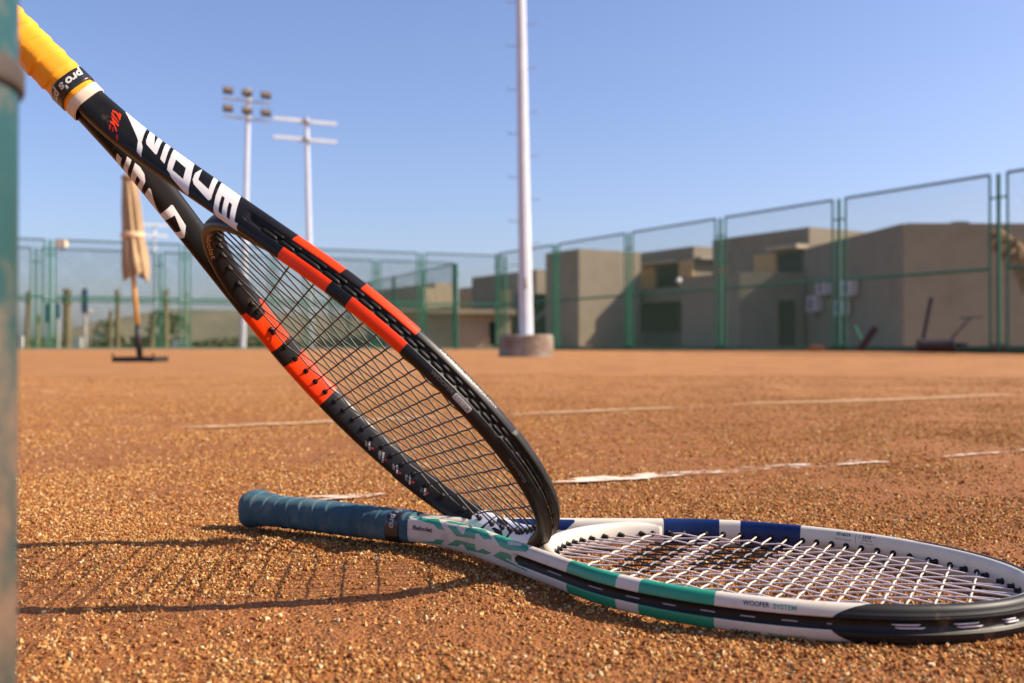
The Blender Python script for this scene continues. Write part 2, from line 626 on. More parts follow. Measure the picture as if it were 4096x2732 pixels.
# printed marks, outlines in millimetres on the unrolled frame surface (along the tube, round the tube)
MARK_WORD_NEAR = [[[(65.9,-12.54),(78.5,-11.96),(83.6,-11.47),(83.2,-12.06),(88.2,-11.83),(97.0,1.16),(100.9,3.64),(105.6,10.11),(100.0,8.84),(94.0,1.81),(91.1,0.15),(67.6,-10.5)]],
  [[(91.9,-11.7),(96.9,-11.34),(98.1,-10.2),(105.9,-3.09),(100.8,-11.16),(105.8,-10.88),(113.5,1.53),(112.8,2.32),(103.5,0.54),(100.8,-0.01),(98.2,-2.0)]],
  [[(109.4,-10.98),(114.4,-10.7),(124.0,4.15),(118.5,3.06)]],
  [[(118.0,-10.55),(122.5,-10.49),(133.9,-10.35),(139.1,-10.18),(149.4,3.39),(154.6,11.8),(152.9,14.39),(145.6,11.89),(135.4,9.24),(132.4,7.54),(129.1,6.61),(125.8,2.32)],
  [(127.5,-3.68),(138.6,-2.63),(144.2,5.44),(132.4,4.57)]],
  [[(146.9,-3.46),(147.1,-10.2),(152.9,-0.82),(164.8,0.76),(158.5,-10.33),(162.9,-10.35),(170.1,2.34),(172.0,5.39),(171.6,7.16),(170.0,7.33),(153.2,3.94),(149.8,1.67)]],
  [[(166.2,-10.55),(176.4,-10.52),(185.5,-10.2),(192.8,1.39),(195.5,5.31),(198.1,9.14),(201.1,9.12),(202.2,15.91),(201.7,16.19),(194.5,16.08),(193.8,16.19),(191.8,16.19),(192.0,16.31),(181.8,16.17),(179.9,13.16),(176.1,6.49),(172.2,0.81)],
  [(176.0,-1.28),(179.0,-0.96),(186.6,10.27),(183.1,9.9),(179.2,4.47)],
  [(184.0,-0.44),(187.1,-0.01),(194.2,10.09),(190.9,9.72),(186.2,3.53)]]]
MARK_ORANGE = [[[(60.5,-4.41),(64.1,-5.17),(66.5,-4.61),(65.4,-6.17),(68.0,-5.82),(71.2,-1.52),(66.5,-3.36),(65.0,-3.97),(61.5,-3.13)]],
  [[(61.8,-2.65),(70.2,-0.64),(72.8,0.52),(62.6,-1.4)]],
  [[(63.5,-0.38),(73.5,1.52),(74.4,2.8),(67.5,1.93)]],
  [[(66.2,3.38),(69.0,2.15),(76.8,6.11),(76.1,6.59),(70.9,4.01),(68.5,4.43)]]]
MARK_RED = [[[(68.0,5.92),(70.0,5.47),(72.0,8.48),(70.2,8.44)]],
  [[(71.1,5.43),(74.5,7.28),(74.2,9.0)]],
  [[(77.5,7.38),(80.5,8.52),(82.0,12.52),(79.6,10.7)]]]
MARK_WORD_FAR = [[[(77.2,24.16),(82.2,23.81),(87.0,14.78),(83.0,14.1)]],
  [[(83.0,27.84),(86.8,28.49),(95.0,14.6),(90.0,15.2),(85.2,24.43)]],
  [[(89.8,29.03),(94.0,29.81),(100.1,28.6),(104.8,25.31),(110.5,15.03),(106.0,15.13),(101.8,23.16),(98.0,23.72),(103.0,14.83),(98.8,14.54),(92.6,24.48)]],
  [[(110.0,24.14),(111.5,24.69),(134.0,14.44),(124.2,14.62),(113.9,15.27)]],
  [[(132,29.6),(134.5,29.2),(150.9,26.75),(158,19.7),(157,14),(150.5,14),(152,21.2),(139,25.4),(138.4,20.3),(139,14),(133,14),(131.5,20.4),(130.9,28.7)]]]
MARK_GREEN = [[[(30.1,12.69),(29.5,17.9),(46.9,14.51),(55.6,17.5),(72.2,5.0),(63.3,5.11),(57.1,8.36),(46.4,9.14)]],
  [[(67.0,14.83),(71.7,17.19),(105.0,19.06),(110.0,18.7),(90.0,13.53),(73.5,12.49)]],
  [[(127.5,18.24),(133.0,18.03),(153.3,17.1),(150.3,16.98)]],
  [[(74.4,9.31),(85.7,10.08),(96.5,5.21),(99.7,5.84),(99.4,11.32),(117.7,17.78),(142.0,8.94),(130.0,6.72),(119.5,10.06),(115.6,9.33),(117.6,4.76),(88.5,2.34)]],
  [[(61.4,-3.9),(72.5,-3.21),(66.9,-8.08),(46.9,-8.69),(41.1,-8.53),(57.8,-6.63)]],
  [[(88.2,-0.48),(117.2,0.43),(118.0,-3.74),(121.6,-4.03),(129.0,-0.7),(143.4,-1.74),(135.3,-4.44),(103.6,-6.45),(99.5,-3.18),(95.9,-3.14),(89.3,-6.27),(76.0,-6.65)]],
  [[(139.6,12.54),(140.8,17.16),(183.0,16.28),(192.9,10.54),(191.3,8.23),(166.9,5.2),(154.8,5.81)],
  [(161.0,11.26),(177.5,14.5),(182.7,11.21),(166.3,8.92)]],
  [[(155.7,2.01),(167.2,2.71),(195.3,-3.27),(193.5,-5.93),(162.3,-4.79),(144.5,-3.66)],
  [(165.4,-1.54),(185.4,-3.76),(184.4,-4.71),(164.0,-2.64)]]]
MARK_BLUE = [[[(107.8,18.95),(128.0,17.85),(166.8,18.19),(167.2,20.25),(159.0,27.71),(153.0,27.49),(125.0,25.16),(116.2,22.95)]]]

# ------------------------------------------------------------------ materials
M_CLAY = None
m_black = mat('black_paint', (0.007, 0.007, 0.008), 0.36, (0.011, 0.010, 0.010), 60, dirt=(0.17, 0.10, 0.055), dscale=55, damount=(0.60, 0.86), bump=0.06, bscale=2600, bdist=0.0003, spec=0.3)
m_orange = mat('orange_paint', (0.90, 0.045, 0.002), 0.36, (0.84, 0.038, 0.002), 30, dirt=(0.35, 0.10, 0.03), dscale=50, damount=(0.68, 0.9), spec=0.3)
m_white = mat('white_paint', (0.60, 0.55, 0.485), 0.38, (0.54, 0.49, 0.42), 25, dirt=(0.34, 0.20, 0.11), dscale=45, damount=(0.55, 0.85), spec=0.4)
m_teal = mat('teal_paint', (0.016, 0.27, 0.16), 0.38, (0.015, 0.23, 0.135), 25, dirt=(0.09, 0.16, 0.10), dscale=60, damount=(0.62, 0.85), coat=0.2)
m_navy = mat('navy_paint', (0.003, 0.020, 0.105), 0.36, (0.003, 0.016, 0.085), 25, dirt=(0.08, 0.07, 0.08), dscale=50, damount=(0.66, 0.9), spec=0.3)
m_rubber = mat('black_grommet_plastic', (0.007, 0.0065, 0.0065), 0.5, (0.012, 0.011, 0.010), 60, dirt=(0.10, 0.065, 0.04), dscale=90, damount=(0.66, 0.88), bump=0.08, bscale=1500, bdist=0.0003, spec=0.25)
m_bumper = mat('scuffed_bumper_plastic', (0.009, 0.0085, 0.008), 0.48, (0.016, 0.015, 0.013), 40, dirt=(0.20, 0.13, 0.08), dscale=45, damount=(0.57, 0.80), bump=0.12, bscale=900, bdist=0.0004, spec=0.28)
m_str_b = mat('dark_brown_string', (0.016, 0.011, 0.007), 0.42, (0.026, 0.018, 0.012), 80)
m_str_w = mat('white_string', (0.58, 0.54, 0.57), 0.38, (0.52, 0.47, 0.49), 60)
m_str_x = mat('cream_cross_string', (0.60, 0.54, 0.45), 0.42, (0.54, 0.46, 0.37), 60)
m_str_dim = mat('groove_shaded_string', (0.34, 0.30, 0.34), 0.4)  # string colour darkened for the shade deep in the groove
m_stencil = mat('stencil_ink', (0.012, 0.012, 0.015), 0.5)
m_stencil_x = mat('worn_stencil_ink', (0.13, 0.13, 0.15), 0.5, (0.25, 0.24, 0.25), 300)
m_grip_b = mat('blue_overgrip', (0.018, 0.066, 0.098), 0.8, (0.028, 0.086, 0.12), 35, dirt=(0.14, 0.175, 0.17), dscale=40, damount=(0.50, 0.80), bump=0.3, bscale=900, bdist=0.0004)
m_grip_y = mat('yellow_overgrip', (0.92, 0.385, 0.003), 0.7, (0.88, 0.33, 0.003), 30, bump=0.25, bscale=900, bdist=0.0004)
m_tape = mat('black_finishing_tape', (0.010, 0.010, 0.011), 0.3, (0.016, 0.015, 0.016), 60, coat=0.2)
m_cream = mat('cream_rubber_collar', (0.72, 0.62, 0.50), 0.45, (0.62, 0.50, 0.38), 60)
m_ink_w = mat('white_ink', (0.70, 0.68, 0.68), 0.4)
m_ink_g = mat('grey_ink', (0.36, 0.34, 0.34), 0.45)
m_ink_dark = mat('dark_grey_ink', (0.10, 0.095, 0.09), 0.45)
m_ink_n = mat('navy_ink', (0.006, 0.008, 0.045), 0.4)
m_ink_k = mat('black_ink', (0.01, 0.01, 0.012), 0.4)
m_ink_t = mat('teal_ink', (0.03, 0.27, 0.14), 0.4)
m_ink_r = mat('red_ink', (0.45, 0.006, 0.004), 0.4)
m_ink_gold = mat('copper_ink', (0.55, 0.30, 0.17), 0.4)
m_ink_silver = mat('silver_ink', (0.55, 0.53, 0.50), 0.45)
m_mint = mat('pale_mint_print', (0.42, 0.66, 0.60), 0.4)
m_lav = mat('shaded_white_print', (0.62, 0.62, 0.72), 0.38)  # white print, the lavender cast of its shade put into the colour

# ------------------------------------------------------------------ white racket lying on the court
def set_pose(o, cols, T):
    o.matrix_world = Matrix(((cols[0][0], cols[0][1], cols[0][2], T[0] * MM), (cols[1][0], cols[1][1], cols[1][2], T[1] * MM), (cols[2][0], cols[2][1], cols[2][2], T[2] * MM), (0, 0, 0, 1)))

RW = Racket(505.17, 167.88, 121.24, -0.0288, hb=11.8, groove_u=326)
white_racket = empty('tennis_racket')
set_pose(white_racket, ((0.883751, 0.467811, 0.011724), (-0.467705, 0.883820, -0.010735), (-0.015384, 0.004004, 0.999874)), (-255.28, 970.93, 20.18))
tag(white_racket, 'white racket with teal and navy bands and blue grip lying flat on the clay', 'tennis racket', 'tennis rackets')
BANDS_W = [387.9, 432.6, 450.1, 501.2]
fw = mesh_frame(RW, white_racket, [m_white, m_navy, m_teal], BANDS_W, u_from=190)
make_bridge(RW, white_racket, m_white)

MAINS = sorted(s * v for v in (4.9, 15.0, 25.6, 37.0, 50.0, 63.5, 78.0, 93.0) for s in (1, -1))
CROSS_W = [382.9, 405.5, 423.0, 437.5, 451.8, 465.0, 477.2, 490.3, 503.1, 515.0, 527.3, 539.3, 551.7, 564.6, 577.1, 590.1, 604.6, 620.7, 640.0]
for m_ in (m_str_w, m_str_x):
    b_ = m_.node_tree.nodes['Principled BSDF']
    b_.inputs['Subsurface Weight'].default_value = 0.7
    b_.inputs['Subsurface Radius'].default_value = (1.0, 0.9, 0.9)
    b_.inputs['Subsurface Scale'].default_value = 0.0012
def in_poly(p, poly):
    c = False
    for (x0, y0), (x1, y1) in zip(poly, poly[1:] + poly[:1]):
        if (y0 > p[1]) != (y1 > p[1]) and p[0] < (x1 - x0) * (p[1] - y0) / (y1 - y0) + x0: c = not c
    return c
STENCIL = [[(397.0, 52.8), (429.7, 64.3), (429.3, -57.4), (400.3, -55.6)], [(447.5, 75.0), (497.3, 91.5), (492.6, -5.2), (447.4, -29.7)]]
stencil = lambda u, v: any(in_poly((u, v), q) for q in STENCIL)
make_strings(RW, white_racket, MAINS, CROSS_W, [m_str_w, m_stencil], [m_str_x, m_stencil_x], r=0.74, paint=stencil)
g_long = grommet_mesh('grommet', m_rubber, 4.2)
g_short = grommet_mesh('grommet', m_rubber, 2.0)
place_grommets(RW, white_racket, MAINS, CROSS_W, g_long, g_short)

def groove_strip(R, root, m):
    s0 = R.s_at_u(R.groove_u) + 2
    ts = [-3.7, -3.4, -2.7, -1.2, 0, 1.2, 2.7, 3.4, 3.7]
    lift = {-3.7: 0.1, -3.4: 1.2, -2.7: 1.1, -1.2: 0.35, 0: 0.3, 1.2: 0.35, 2.7: 1.1, 3.4: 1.2, 3.7: 0.1}
    return sweep(R, root, 'grommet_strip', m, lambda t: s0 + 0.25 * t * t, ts, lambda t, x: lift[t], ds=2.5)
groove_strip(RW, white_racket, m_rubber)

def capsule(R, side, s0, s1, t, lift, r, n=7, seg=7):
    pts = []; rr = []
    for f in np.linspace(0, 1, seg):
        h = math.sin(math.pi * min(1, max(0, f)))
        pts.append(R.point(side, s0 + (s1 - s0) * f, t, lift - 1.5 * (1 - min(1, 2.2 * h)) ** 1))
        rr.append(r * (0.55 + 0.45 * min(1, 2.5 * h)))
    mb = MB(); mb.tube(np.array(pts) * MM, np.array(rr) * MM, n)
    return mb
def outer_loops(R, root, crosses, m, r, t0=0.0, every=2, start=0, name='string_loop', lift=1.0, shift=0.0, stretch=0.0):
    for side in (1, -1):
        st = start if side > 0 else start + 1
        cs = [R.s_at_u(u) + shift for u in crosses]
        for k in range(st % every, len(cs) - 1, every):
            capsule(R, side, cs[k] - stretch, cs[k + 1] + stretch, t0, lift, r).build(name, m, root, True)
outer_loops(RW, white_racket, [345.0, 362.0] + CROSS_W + [655.0], m_str_dim, 0.5, t0=-0.5, lift=0.15)

def bumper(R, root, s0f, m, lmax=1.0):
    half = 15.5
    ts = list(np.linspace(-half, -8.4, 6)) + [-7.6, -6.6, -5.6, -5.2, -4.6, -4.0, -2.5, 0, 2.5, 4.0, 4.6, 5.2, 5.6, 6.6, 7.6] + list(np.linspace(8.4, half, 6))
    def lf(t, x):
        a = abs(t)
        if a < 4.3: return 1.0 - 0.0 * a
        if a < 5.0: return 2.2
        if a < 5.5: return 1.3
        if a < 7.0: return 1.5
        if a < 8.0: return 0.75
        return lmax * (1 - ((a - 8) / (half - 8)) ** 4) - 0.02
    return sweep(R, root, 'bumper_guard', m, s0f, ts, lf, ds=2.2)
bumper(RW, white_racket, lambda t: 431.5 + 17.5 * (abs(t) / 12.0) ** 2.2, m_bumper)
cs = [RW.s_at_u(u) for u in (585, 600, 616, 632, 646, 657, 664)] + [RW.S - 18, RW.S - 6]
for side in (1, -1):
    for k in range(0, len(cs) - 1):
        if k % 2 == (0 if side > 0 else 1):
            capsule(RW, side, cs[k], cs[k + 1], 0.8, 1.9, 0.65).build('string_loop', m_str_w, white_racket, True)
            capsule(RW, side, cs[k] + 2, cs[k + 1] + 3, -1.1, 1.9, 0.65).build('string_loop', m_str_w, white_racket, True)

make_overgrip(white_racket, m_grip_b, 193.0, pitch=14.5, phase=0.3)
ring_strip(white_racket, 'finishing_tape', m_tape, 171.0, 185.5, 1.15, slope=1.2)
o_tape_w = [o for o in white_racket.children if o.name.startswith('finishing_tape')][0]

# printed marks on the white racket
near, far = on_frame(RW, -1), on_frame(RW, +1)
wrap_bm(outline_bm(MARK_GREEN), near, 'teal_print', m_teal, fw, (4, 1.2))
wrap_bm(outline_bm(MARK_BLUE), far, 'navy_print', m_navy, fw, (4, 1.2))
def text_on(R, side, body, s0, t0, s1, m, parent, size, up=+1, back=False, bold=0.0, shear=0.0, name='lettering', fit=True, lift=0.07, rot=0.0):
    """a line of print from s0 to s1 along the tube; its letters stand towards +t when up is +1"""
    bm = text_bm(body, size, bold, shear)
    xs = [v.co.x for v in bm.verts]
    w = max(xs) - min(xs)
    k = (abs(s1 - s0) / w) if fit else 1.0
    d = 1 if s1 > s0 else -1
    for v in bm.verts:
        v.co.x = s0 + d * (v.co.x - min(xs)) * k
        v.co.y = t0 + up * v.co.y
    if d * up < 0: pass
    return wrap_bm(bm, on_frame(R, side, lift), name, m, parent, (5, 1.4))
text_on(RW, -1, 'Babolat', 33.8, 1.5, 56.6, m_ink_n, fw, 4.8, bold=0.22)
wrap_bm(outline_bm([[[(28.0, 0.75), (57.0, 0.62), (57.0, 0.80), (28.0, 0.95)]]]), near, 'rule', m_ink_n, fw)
text_on(RW, -1, 'BOOST DRIVE', 42.0, -2.0, 56.4, m_ink_g, fw, 1.9)
text_on(RW, -1, 'WOOFER', 381.6, 6.75, 397.3, m_ink_n, fw, 4.2, bold=0.09)
text_on(RW, -1, 'SYSTEM', 399.4, 6.35, 412.8, m_ink_t, fw, 4.2, bold=0.08)
text_on(RW, -1, 'GRAPHITE', 374.4, -12.1, 392.5, m_ink_k, fw, 4.2, bold=0.09)
text_on(RW, -1, 'TECHNOLOGY', 395.8, -12.1, 418.8, m_ink_t, fw, 4.2, bold=0.08)
# technical data on the inner side (seen upside round, so letters stand towards -t there)
text_on(RW, 1, '16/19', 399.1, 21.5, 406.6, m_ink_n, fw, 3.6, up=-1, bold=0.12)
text_on(RW, 1, 'Mains / Crosses', 393.9, 25.1, 407.9, m_ink_n, fw, 2.0, up=-1)
wrap_bm(outline_bm([[[(410.9, 18.4), (411.25, 18.4), (411.25, 26.4), (410.9, 26.4)]]]), far, 'rule', m_ink_n, fw)
text_on(RW, 1, '23/25', 416.6, 21.2, 424.2, m_ink_n, fw, 3.6, up=-1, bold=0.12)
text_on(RW, 1, 'KG', 425.2, 20.0, 427.6, m_ink_n, fw, 1.6, up=-1, bold=0.03)
text_on(RW, 1, '50/55 Lbs', 416.6, 23.5, 425.2, m_ink_n, fw, 2.0, up=-1, bold=0.03)
text_on(RW, 1, 'Rec. Tension', 415.1, 25.8, 426.9, m_ink_n, fw, 2.0, up=-1)
for k in range(4):
    wrap_bm(outline_bm([[[(395.0 + k * 0.85, 18.6), (395.45 + k * 0.85, 18.6), (395.45 + k * 0.85, 21.6), (395.0 + k * 0.85, 21.6)]],
                        [[(394.7, 18.9 + k * 0.75), (398.2, 18.9 + k * 0.75), (398.2, 19.25 + k * 0.75), (394.7, 19.25 + k * 0.75)]]]), on_frame(RW, 1, 0.06 + 0.005 * k), 'icon', m_ink_t, fw)
wrap_bm(outline_bm([[[(414.0, 18.7), (414.9, 18.7), (414.6, 20.0), (414.9, 21.8), (414.0, 21.8), (414.3, 20.0)]]]), far, 'icon', m_ink_t, fw)
text_on(RW, 1, 'Unstrung Balance', 399.2, -27.3, 383.6, m_ink_n, fw, 2.0, up=+1)
text_on(RW, 1, '345mm', 392.4, -22.8, 384.0, m_ink_n, fw, 3.0, up=+1, bold=0.03)
text_on(RW, 1, 'Headsize', 412.2, -27.3, 405.2, m_ink_n, fw, 2.0, up=+1)
text_on(RW, 1, '105 sq.in', 412.2, -25.0, 405.2, m_ink_n, fw, 2.0, up=+1)
text_on(RW, 1, 'Unstrung Weight', 437.4, -27.3, 423.6, m_ink_n, fw, 2.0, up=+1)
text_on(RW, 1, '260g', 432.6, -23.0, 425.6, m_ink_n, fw, 3.0, up=+1, bold=0.03)
for a in (394.0, 418.0, 434.0):
    wrap_bm(outline_bm([[[(a, -22.6), (a + 2.4, -22.6), (a + 2.4, -19.8), (a, -19.8)]]]), far, 'icon', m_ink_t, fw)
# small teal marks on the bridge, near the middle
# ---- tape lettering: reads round the handle, letters stand towards the head
def tape_text(root, parent, body, u0, ph0, size, length, m, lift):
    bm = text_bm(body, size, 0.28, 0.2)
    xs = [v.co.x for v in bm.verts]; w = max(xs) - min(xs); k = length / w
    for v in bm.verts:
        x, y = (v.co.x - min(xs)) * k, v.co.y
        v.co.x = u0 + y; v.co.y = ph0 * 14.6 + x
    bmesh.ops.reverse_faces(bm, faces=bm.faces)
    return wrap_bm(bm, on_grip(lift), 'lettering', m, parent, (3, 1.2))
tape_text(white_racket, o_tape_w, "pro's pro", 175.2, 1.05, 8.6, 30.0, m_ink_g, 1.32)
tape_text(white_racket, o_tape_w, "pro's pro", 175.2, -2.0, 8.6, 30.0, m_ink_g, 1.32)

# ------------------------------------------------------------------ black racket leaning with its tip in the throat of the white one
RB = Racket(505.61, 169.89, 118.96, 0.1299, hb=11.3, groove_u=352, shaft_end=236)
black_racket = empty('tennis_racket')
CB = ((0.693849, 0.393567, -0.603057), (0.150361, -0.898160, -0.413160), (-0.704248, 0.195995, -0.682365))
TB = [18.06 - 685 * CB[0][0], 809.13 - 685 * CB[1][0], 19.50 - 685 * CB[2][0]]
set_pose(black_racket, CB, TB)
tag(black_racket, 'black racket with orange bands and yellow grip leaning over the white racket', 'tennis racket', 'tennis rackets')
BANDS_B = [387.9, 427.1, 443.9, 490.2]
fb = mesh_frame(RB, black_racket, [m_black, m_orange, m_orange], BANDS_B, u_from=202)
bridge_b = make_bridge(RB, black_racket, m_black)
CROSS_B = [395.3, 416.8, 432.7, 446.2, 460.3, 472.8, 485.4, 497.5, 509.0, 520.6, 532.8, 544.5, 556.5, 568.2, 580.4, 593.4, 607.9, 624.2, 648.2]
make_strings(RB, black_racket, MAINS, CROSS_B, m_str_b, m_str_b, r=0.68)
place_grommets(RB, black_racket, MAINS, CROSS_B, g_long, g_short)
groove_strip(RB, black_racket, m_rubber)
# raised string tunnels in the groove
allc = [366.0, 381.0] + CROSS_B
outer_loops(RB, black_racket, allc, m_rubber, 1.7, t0=1.75, every=1, name='string_tunnel', lift=1.0, stretch=-0.6)
outer_loops(RB, black_racket, allc, m_rubber, 1.45, t0=-1.75, every=1, name='string_tunnel', lift=0.9, shift=5.0, stretch=-1.8)
bumper(RB, black_racket, lambda t: 437.0 + (6.0 if t < 0 else 0.0) + 0.35 * max(0, abs(t) - 4), m_bumper, lmax=0.9)
cs = [RB.s_at_u(u) for u in (600, 615, 630, 644, 655, 664)] + [RB.S - 24, RB.S - 13, RB.S - 3]
for side in (1, -1):
    for k in range(0, len(cs) - 1):
        capsule(RB, side, cs[k] + 1, cs[k + 1] - 1, 1.5, 2.0, 0.8).build('string_loop', m_str_b, black_racket, True)
        capsule(RB, side, cs[k] + 3, cs[k + 1] + 1, -1.5, 2.0, 0.8).build('string_loop', m_str_b, black_racket, True)
make_overgrip(black_racket, m_grip_y, 199.0, pitch=14.0, hand=-1, phase=0.1, lip=1.35)
o_tape_b = ring_strip(black_racket, 'finishing_tape', m_tape, 184.5, 196.0, 1.75, slope=-0.6)
ring_strip(black_racket, 'collar', m_cream, 198.6, 206.5, 1.15, slope=0.3)
tape_text(black_racket, o_tape_b, "pro's pro", 187.0, -0.62, 8.0, 34.0, m_ink_silver, 1.92)

nearb, farb = on_frame(RB, +1), on_frame(RB, -1)
wrap_bm(outline_bm(MARK_WORD_NEAR), nearb, 'lettering', m_ink_w, fb, (4, 1.2))
wrap_bm(outline_bm(MARK_WORD_FAR), farb, 'lettering', m_ink_w, fb, (4, 1.2))
wrap_bm(outline_bm(MARK_ORANGE), nearb, 'orange_print', m_orange, fb, (4, 1.2))
wrap_bm(outline_bm(MARK_RED), nearb, 'red_print', m_ink_r, fb, (4, 1.2))
text_on(RB, 1, 'GRAPHITE TECHNOLOGY', 368.5, -7.9, 424.0, m_ink_g, fb, 2.9, up=-1, bold=0.02)
text_on(RB, 1, 'WOOFER', 374.0, 8.6, 394.5, m_ink_dark, fb, 4.0, up=-1)
wrap_bm(outline_bm([[[(395.3, 5.9), (396.2, 5.3), (410.2, 5.3), (411.0, 5.9), (411.0, 9.3), (410.2, 9.9), (396.2, 9.9), (395.3, 9.3)]]]), nearb, 'tag_print', m_ink_g, fb)
text_on(RB, 1, 'SYSTEM', 396.4, 9.0, 410.0, m_ink_dark, fb, 4.0, up=-1, bold=0.03, lift=0.14)
text_on(RB, 1, 'Babolat', 478.5, 5.8 + 1.6, 455.0, m_ink_dark, fb, 3.4, up=+1, bold=0.03, lift=1.1)
# technical data on the inner side of the far branch
def spec(body, sa, ta, sb, tb, m, size, small=()):
    """print that runs across the tube from (sa, ta) to (sb, tb)"""
    bm = text_bm(body, size, 0.03, 0.12)
    xs = [v.co.x for v in bm.verts]; w = max(xs) - min(xs)
    dx, dy = sb - sa, tb - ta
    L = math.hypot(dx, dy); ex, ey = dx / L, dy / L
    for v in bm.verts:
        x, y = (v.co.x - min(xs)) * L / w, v.co.y
        v.co.x, v.co.y = sa + ex * x - ey * y * 1.0, ta + ey * x + ex * y
    return wrap_bm(bm, on_frame(RB, -1, 0.07), 'lettering', m, fb, (4, 1.2))
for body, a, b, extra in (('16/19', (405.2, 24.0), (410.0, 18.6), ('Mains', 'Crosses')), ('23/25 KG', (421.0, 25.8), (426.6, 18.0), ('50/55 LBS', 'Tension')), ('330 MM', (438.6, 25.0), (443.4, 19.0), ('7 Pts HL', 'Balance')),
                          ('660 CM2', (453.8, 25.2), (459.0, 18.6), ('102 sq.in', 'Headsize')), ('285 G', (472.6, 24.6), (476.4, 19.2), ('10.1 oz', 'Weight'))):
    spec(body, a[0], a[1], b[0], b[1], m_ink_w, 2.6)
    for q, e in enumerate(extra):
        spec(e, a[0] - 1.6 - 1.5 * q, a[1] - 1.2, b[0] - 3.2 - 1.5 * q, b[1] + 0.8, m_ink_g, 1.2)
for s_, t_ in ((411.8, 22.1), (428.1, 22.5), (445.8, 21.6), (460.9, 22.5), (478.0, 22.4)):
    wrap_bm(outline_bm([[[(s_ + 1.3 * math.cos(a), t_ + 1.1 * math.sin(a)) for a in np.linspace(0, 2 * math.pi, 9)[:-1]]]]), farb, 'icon', m_ink_r, fb)
# pale printed panel on the inner side of the tip, with black strokes
Pm = float(RB.perim(560)[-1])
def inner_shape(side, pts, m, name, lift):
    f = on_frame(RB, side, lift)
    wrap_bm(outline_bm([[pts]]), lambda x, y: f(x, y if y <= Pm else y - 2 * Pm), name, m, fb, (4, 1.2))
T0, T1 = 17.5, 2 * Pm - 17.5
inner_shape(-1, [(521.5, T0), (526, 22), (530.6, 24.3), (527.5, Pm), (535.0, T1), (RB.S, T1), (RB.S, T0)], m_lav, 'shade_tinted_print', 0.05)
inner_shape(1, [(RB.S, T0), (RB.S, T1), (588.0, T1), (580.0, Pm), (592.0, T0)], m_lav, 'shade_tinted_print', 0.05)
inner_shape(-1, [(523, T0 + 0.5), (530, 24.5), (536, 26), (552, 24.0), (572, 27.0), (588, 23.5), (600, T0 + 0.5)], m_mint, 'mint_print', 0.09)
for pts in ([(541, T0 + 1), (545, 23), (547, Pm), (549.5, T1 - 1), (551, T1 - 1), (549, Pm), (548, 24), (547, T0 + 1)],
            [(556, 25), (558, 27), (570, 26), (576, 22), (574, T0 + 2), (566, 22)],
            [(553, T1 - 3), (556, Pm + 3.5), (568, Pm + 3), (572, Pm + 6), (566, T1 - 3)],
            [(577, T0 + 1), (580, 23), (582, Pm), (586, T1 - 2), (588, T1 - 2), (585, Pm), (584, 24), (582, T0 + 1)],
            [(588, Pm - 1), (600, Pm - 3), (602, Pm + 2), (592, Pm + 3)]):
    inner_shape(-1, pts, m_ink_k, 'black_print', 0.13)

def bridge_text(R, parent, body, m, size, x0, x1, w0):
    """letters on the inner side of the bridge, standing towards -w"""
    bm = text_bm(body, size, 0.04)
    xs = [v.co.x for v in bm.verts]; wd = max(xs) - min(xs)
    def f(x, y):
        ph = math.pi - x
        c = math.cos(ph); u = R.uc + R.a * c; v = R.b * math.sin(ph) * (1 + R.k * c)
        b_, h_ = 5.2, 9.5
        k = min(0.98, abs(y) / h_)
        back = b_ * (1 - (1 - k ** 2.5) ** (1 / 2.5))
        return (u - back + 0.1, v, y)
    for v in bm.verts:
        x, y = (v.co.x - min(xs)) / wd, v.co.y
        v.co.x, v.co.y = x0 + (x1 - x0) * x, w0 - y
    return wrap_bm(bm, f, 'lettering', m, parent, (0.03, 1.0))
bridge_text(RB, bridge_b, 'Babolat', m_ink_gold, 4.6, 0.03, -0.36, 8.6)

# ------------------------------------------------------------------ the court
def ground_h(x, y):
    r = np.hypot(x, y)
    fade = np.clip((3.2 - r) / 2.0, 0, 1)
    h = 0.0050 * fbm(x * 14, y * 14, 3) + 0.0035 * fbm(x * 45, y * 45, 9) + 0.0016 * fbm(x * 160, y * 160, 21, 2)
    h = h * fade + 0.012 * fbm(x * 1.3, y * 1.3, 31) * np.clip((r - 1.2) / 2, 0, 1) * np.clip((30 - r) / 20, 0, 1)
    # a heel mark by the blue grip; broader swells added to bend the racket's shadow
    for cx, cy, sx, sy, a in ((-0.215, 0.888, 0.030, 0.012, 0.010), (-0.175, 0.880, 0.035, 0.012, -0.006), (-0.255, 0.905, 0.03, 0.01, 0.004), (0.02, 0.72, 0.05, 0.015, 0.004), (-0.50, 0.965, 0.16, 0.10, 0.011), (-0.24, 0.872, 0.09, 0.03, -0.004)):
        h = h + a * np.exp(-((x - cx) / sx) ** 2 - ((y - cy) / sy) ** 2)
    k = np.clip((r - 20) / 7.0, 0, 1)
    h = h + 0.09 * k * k * (3 - 2 * k)          # the court rises a little towards its fences
    return h - 0.0015

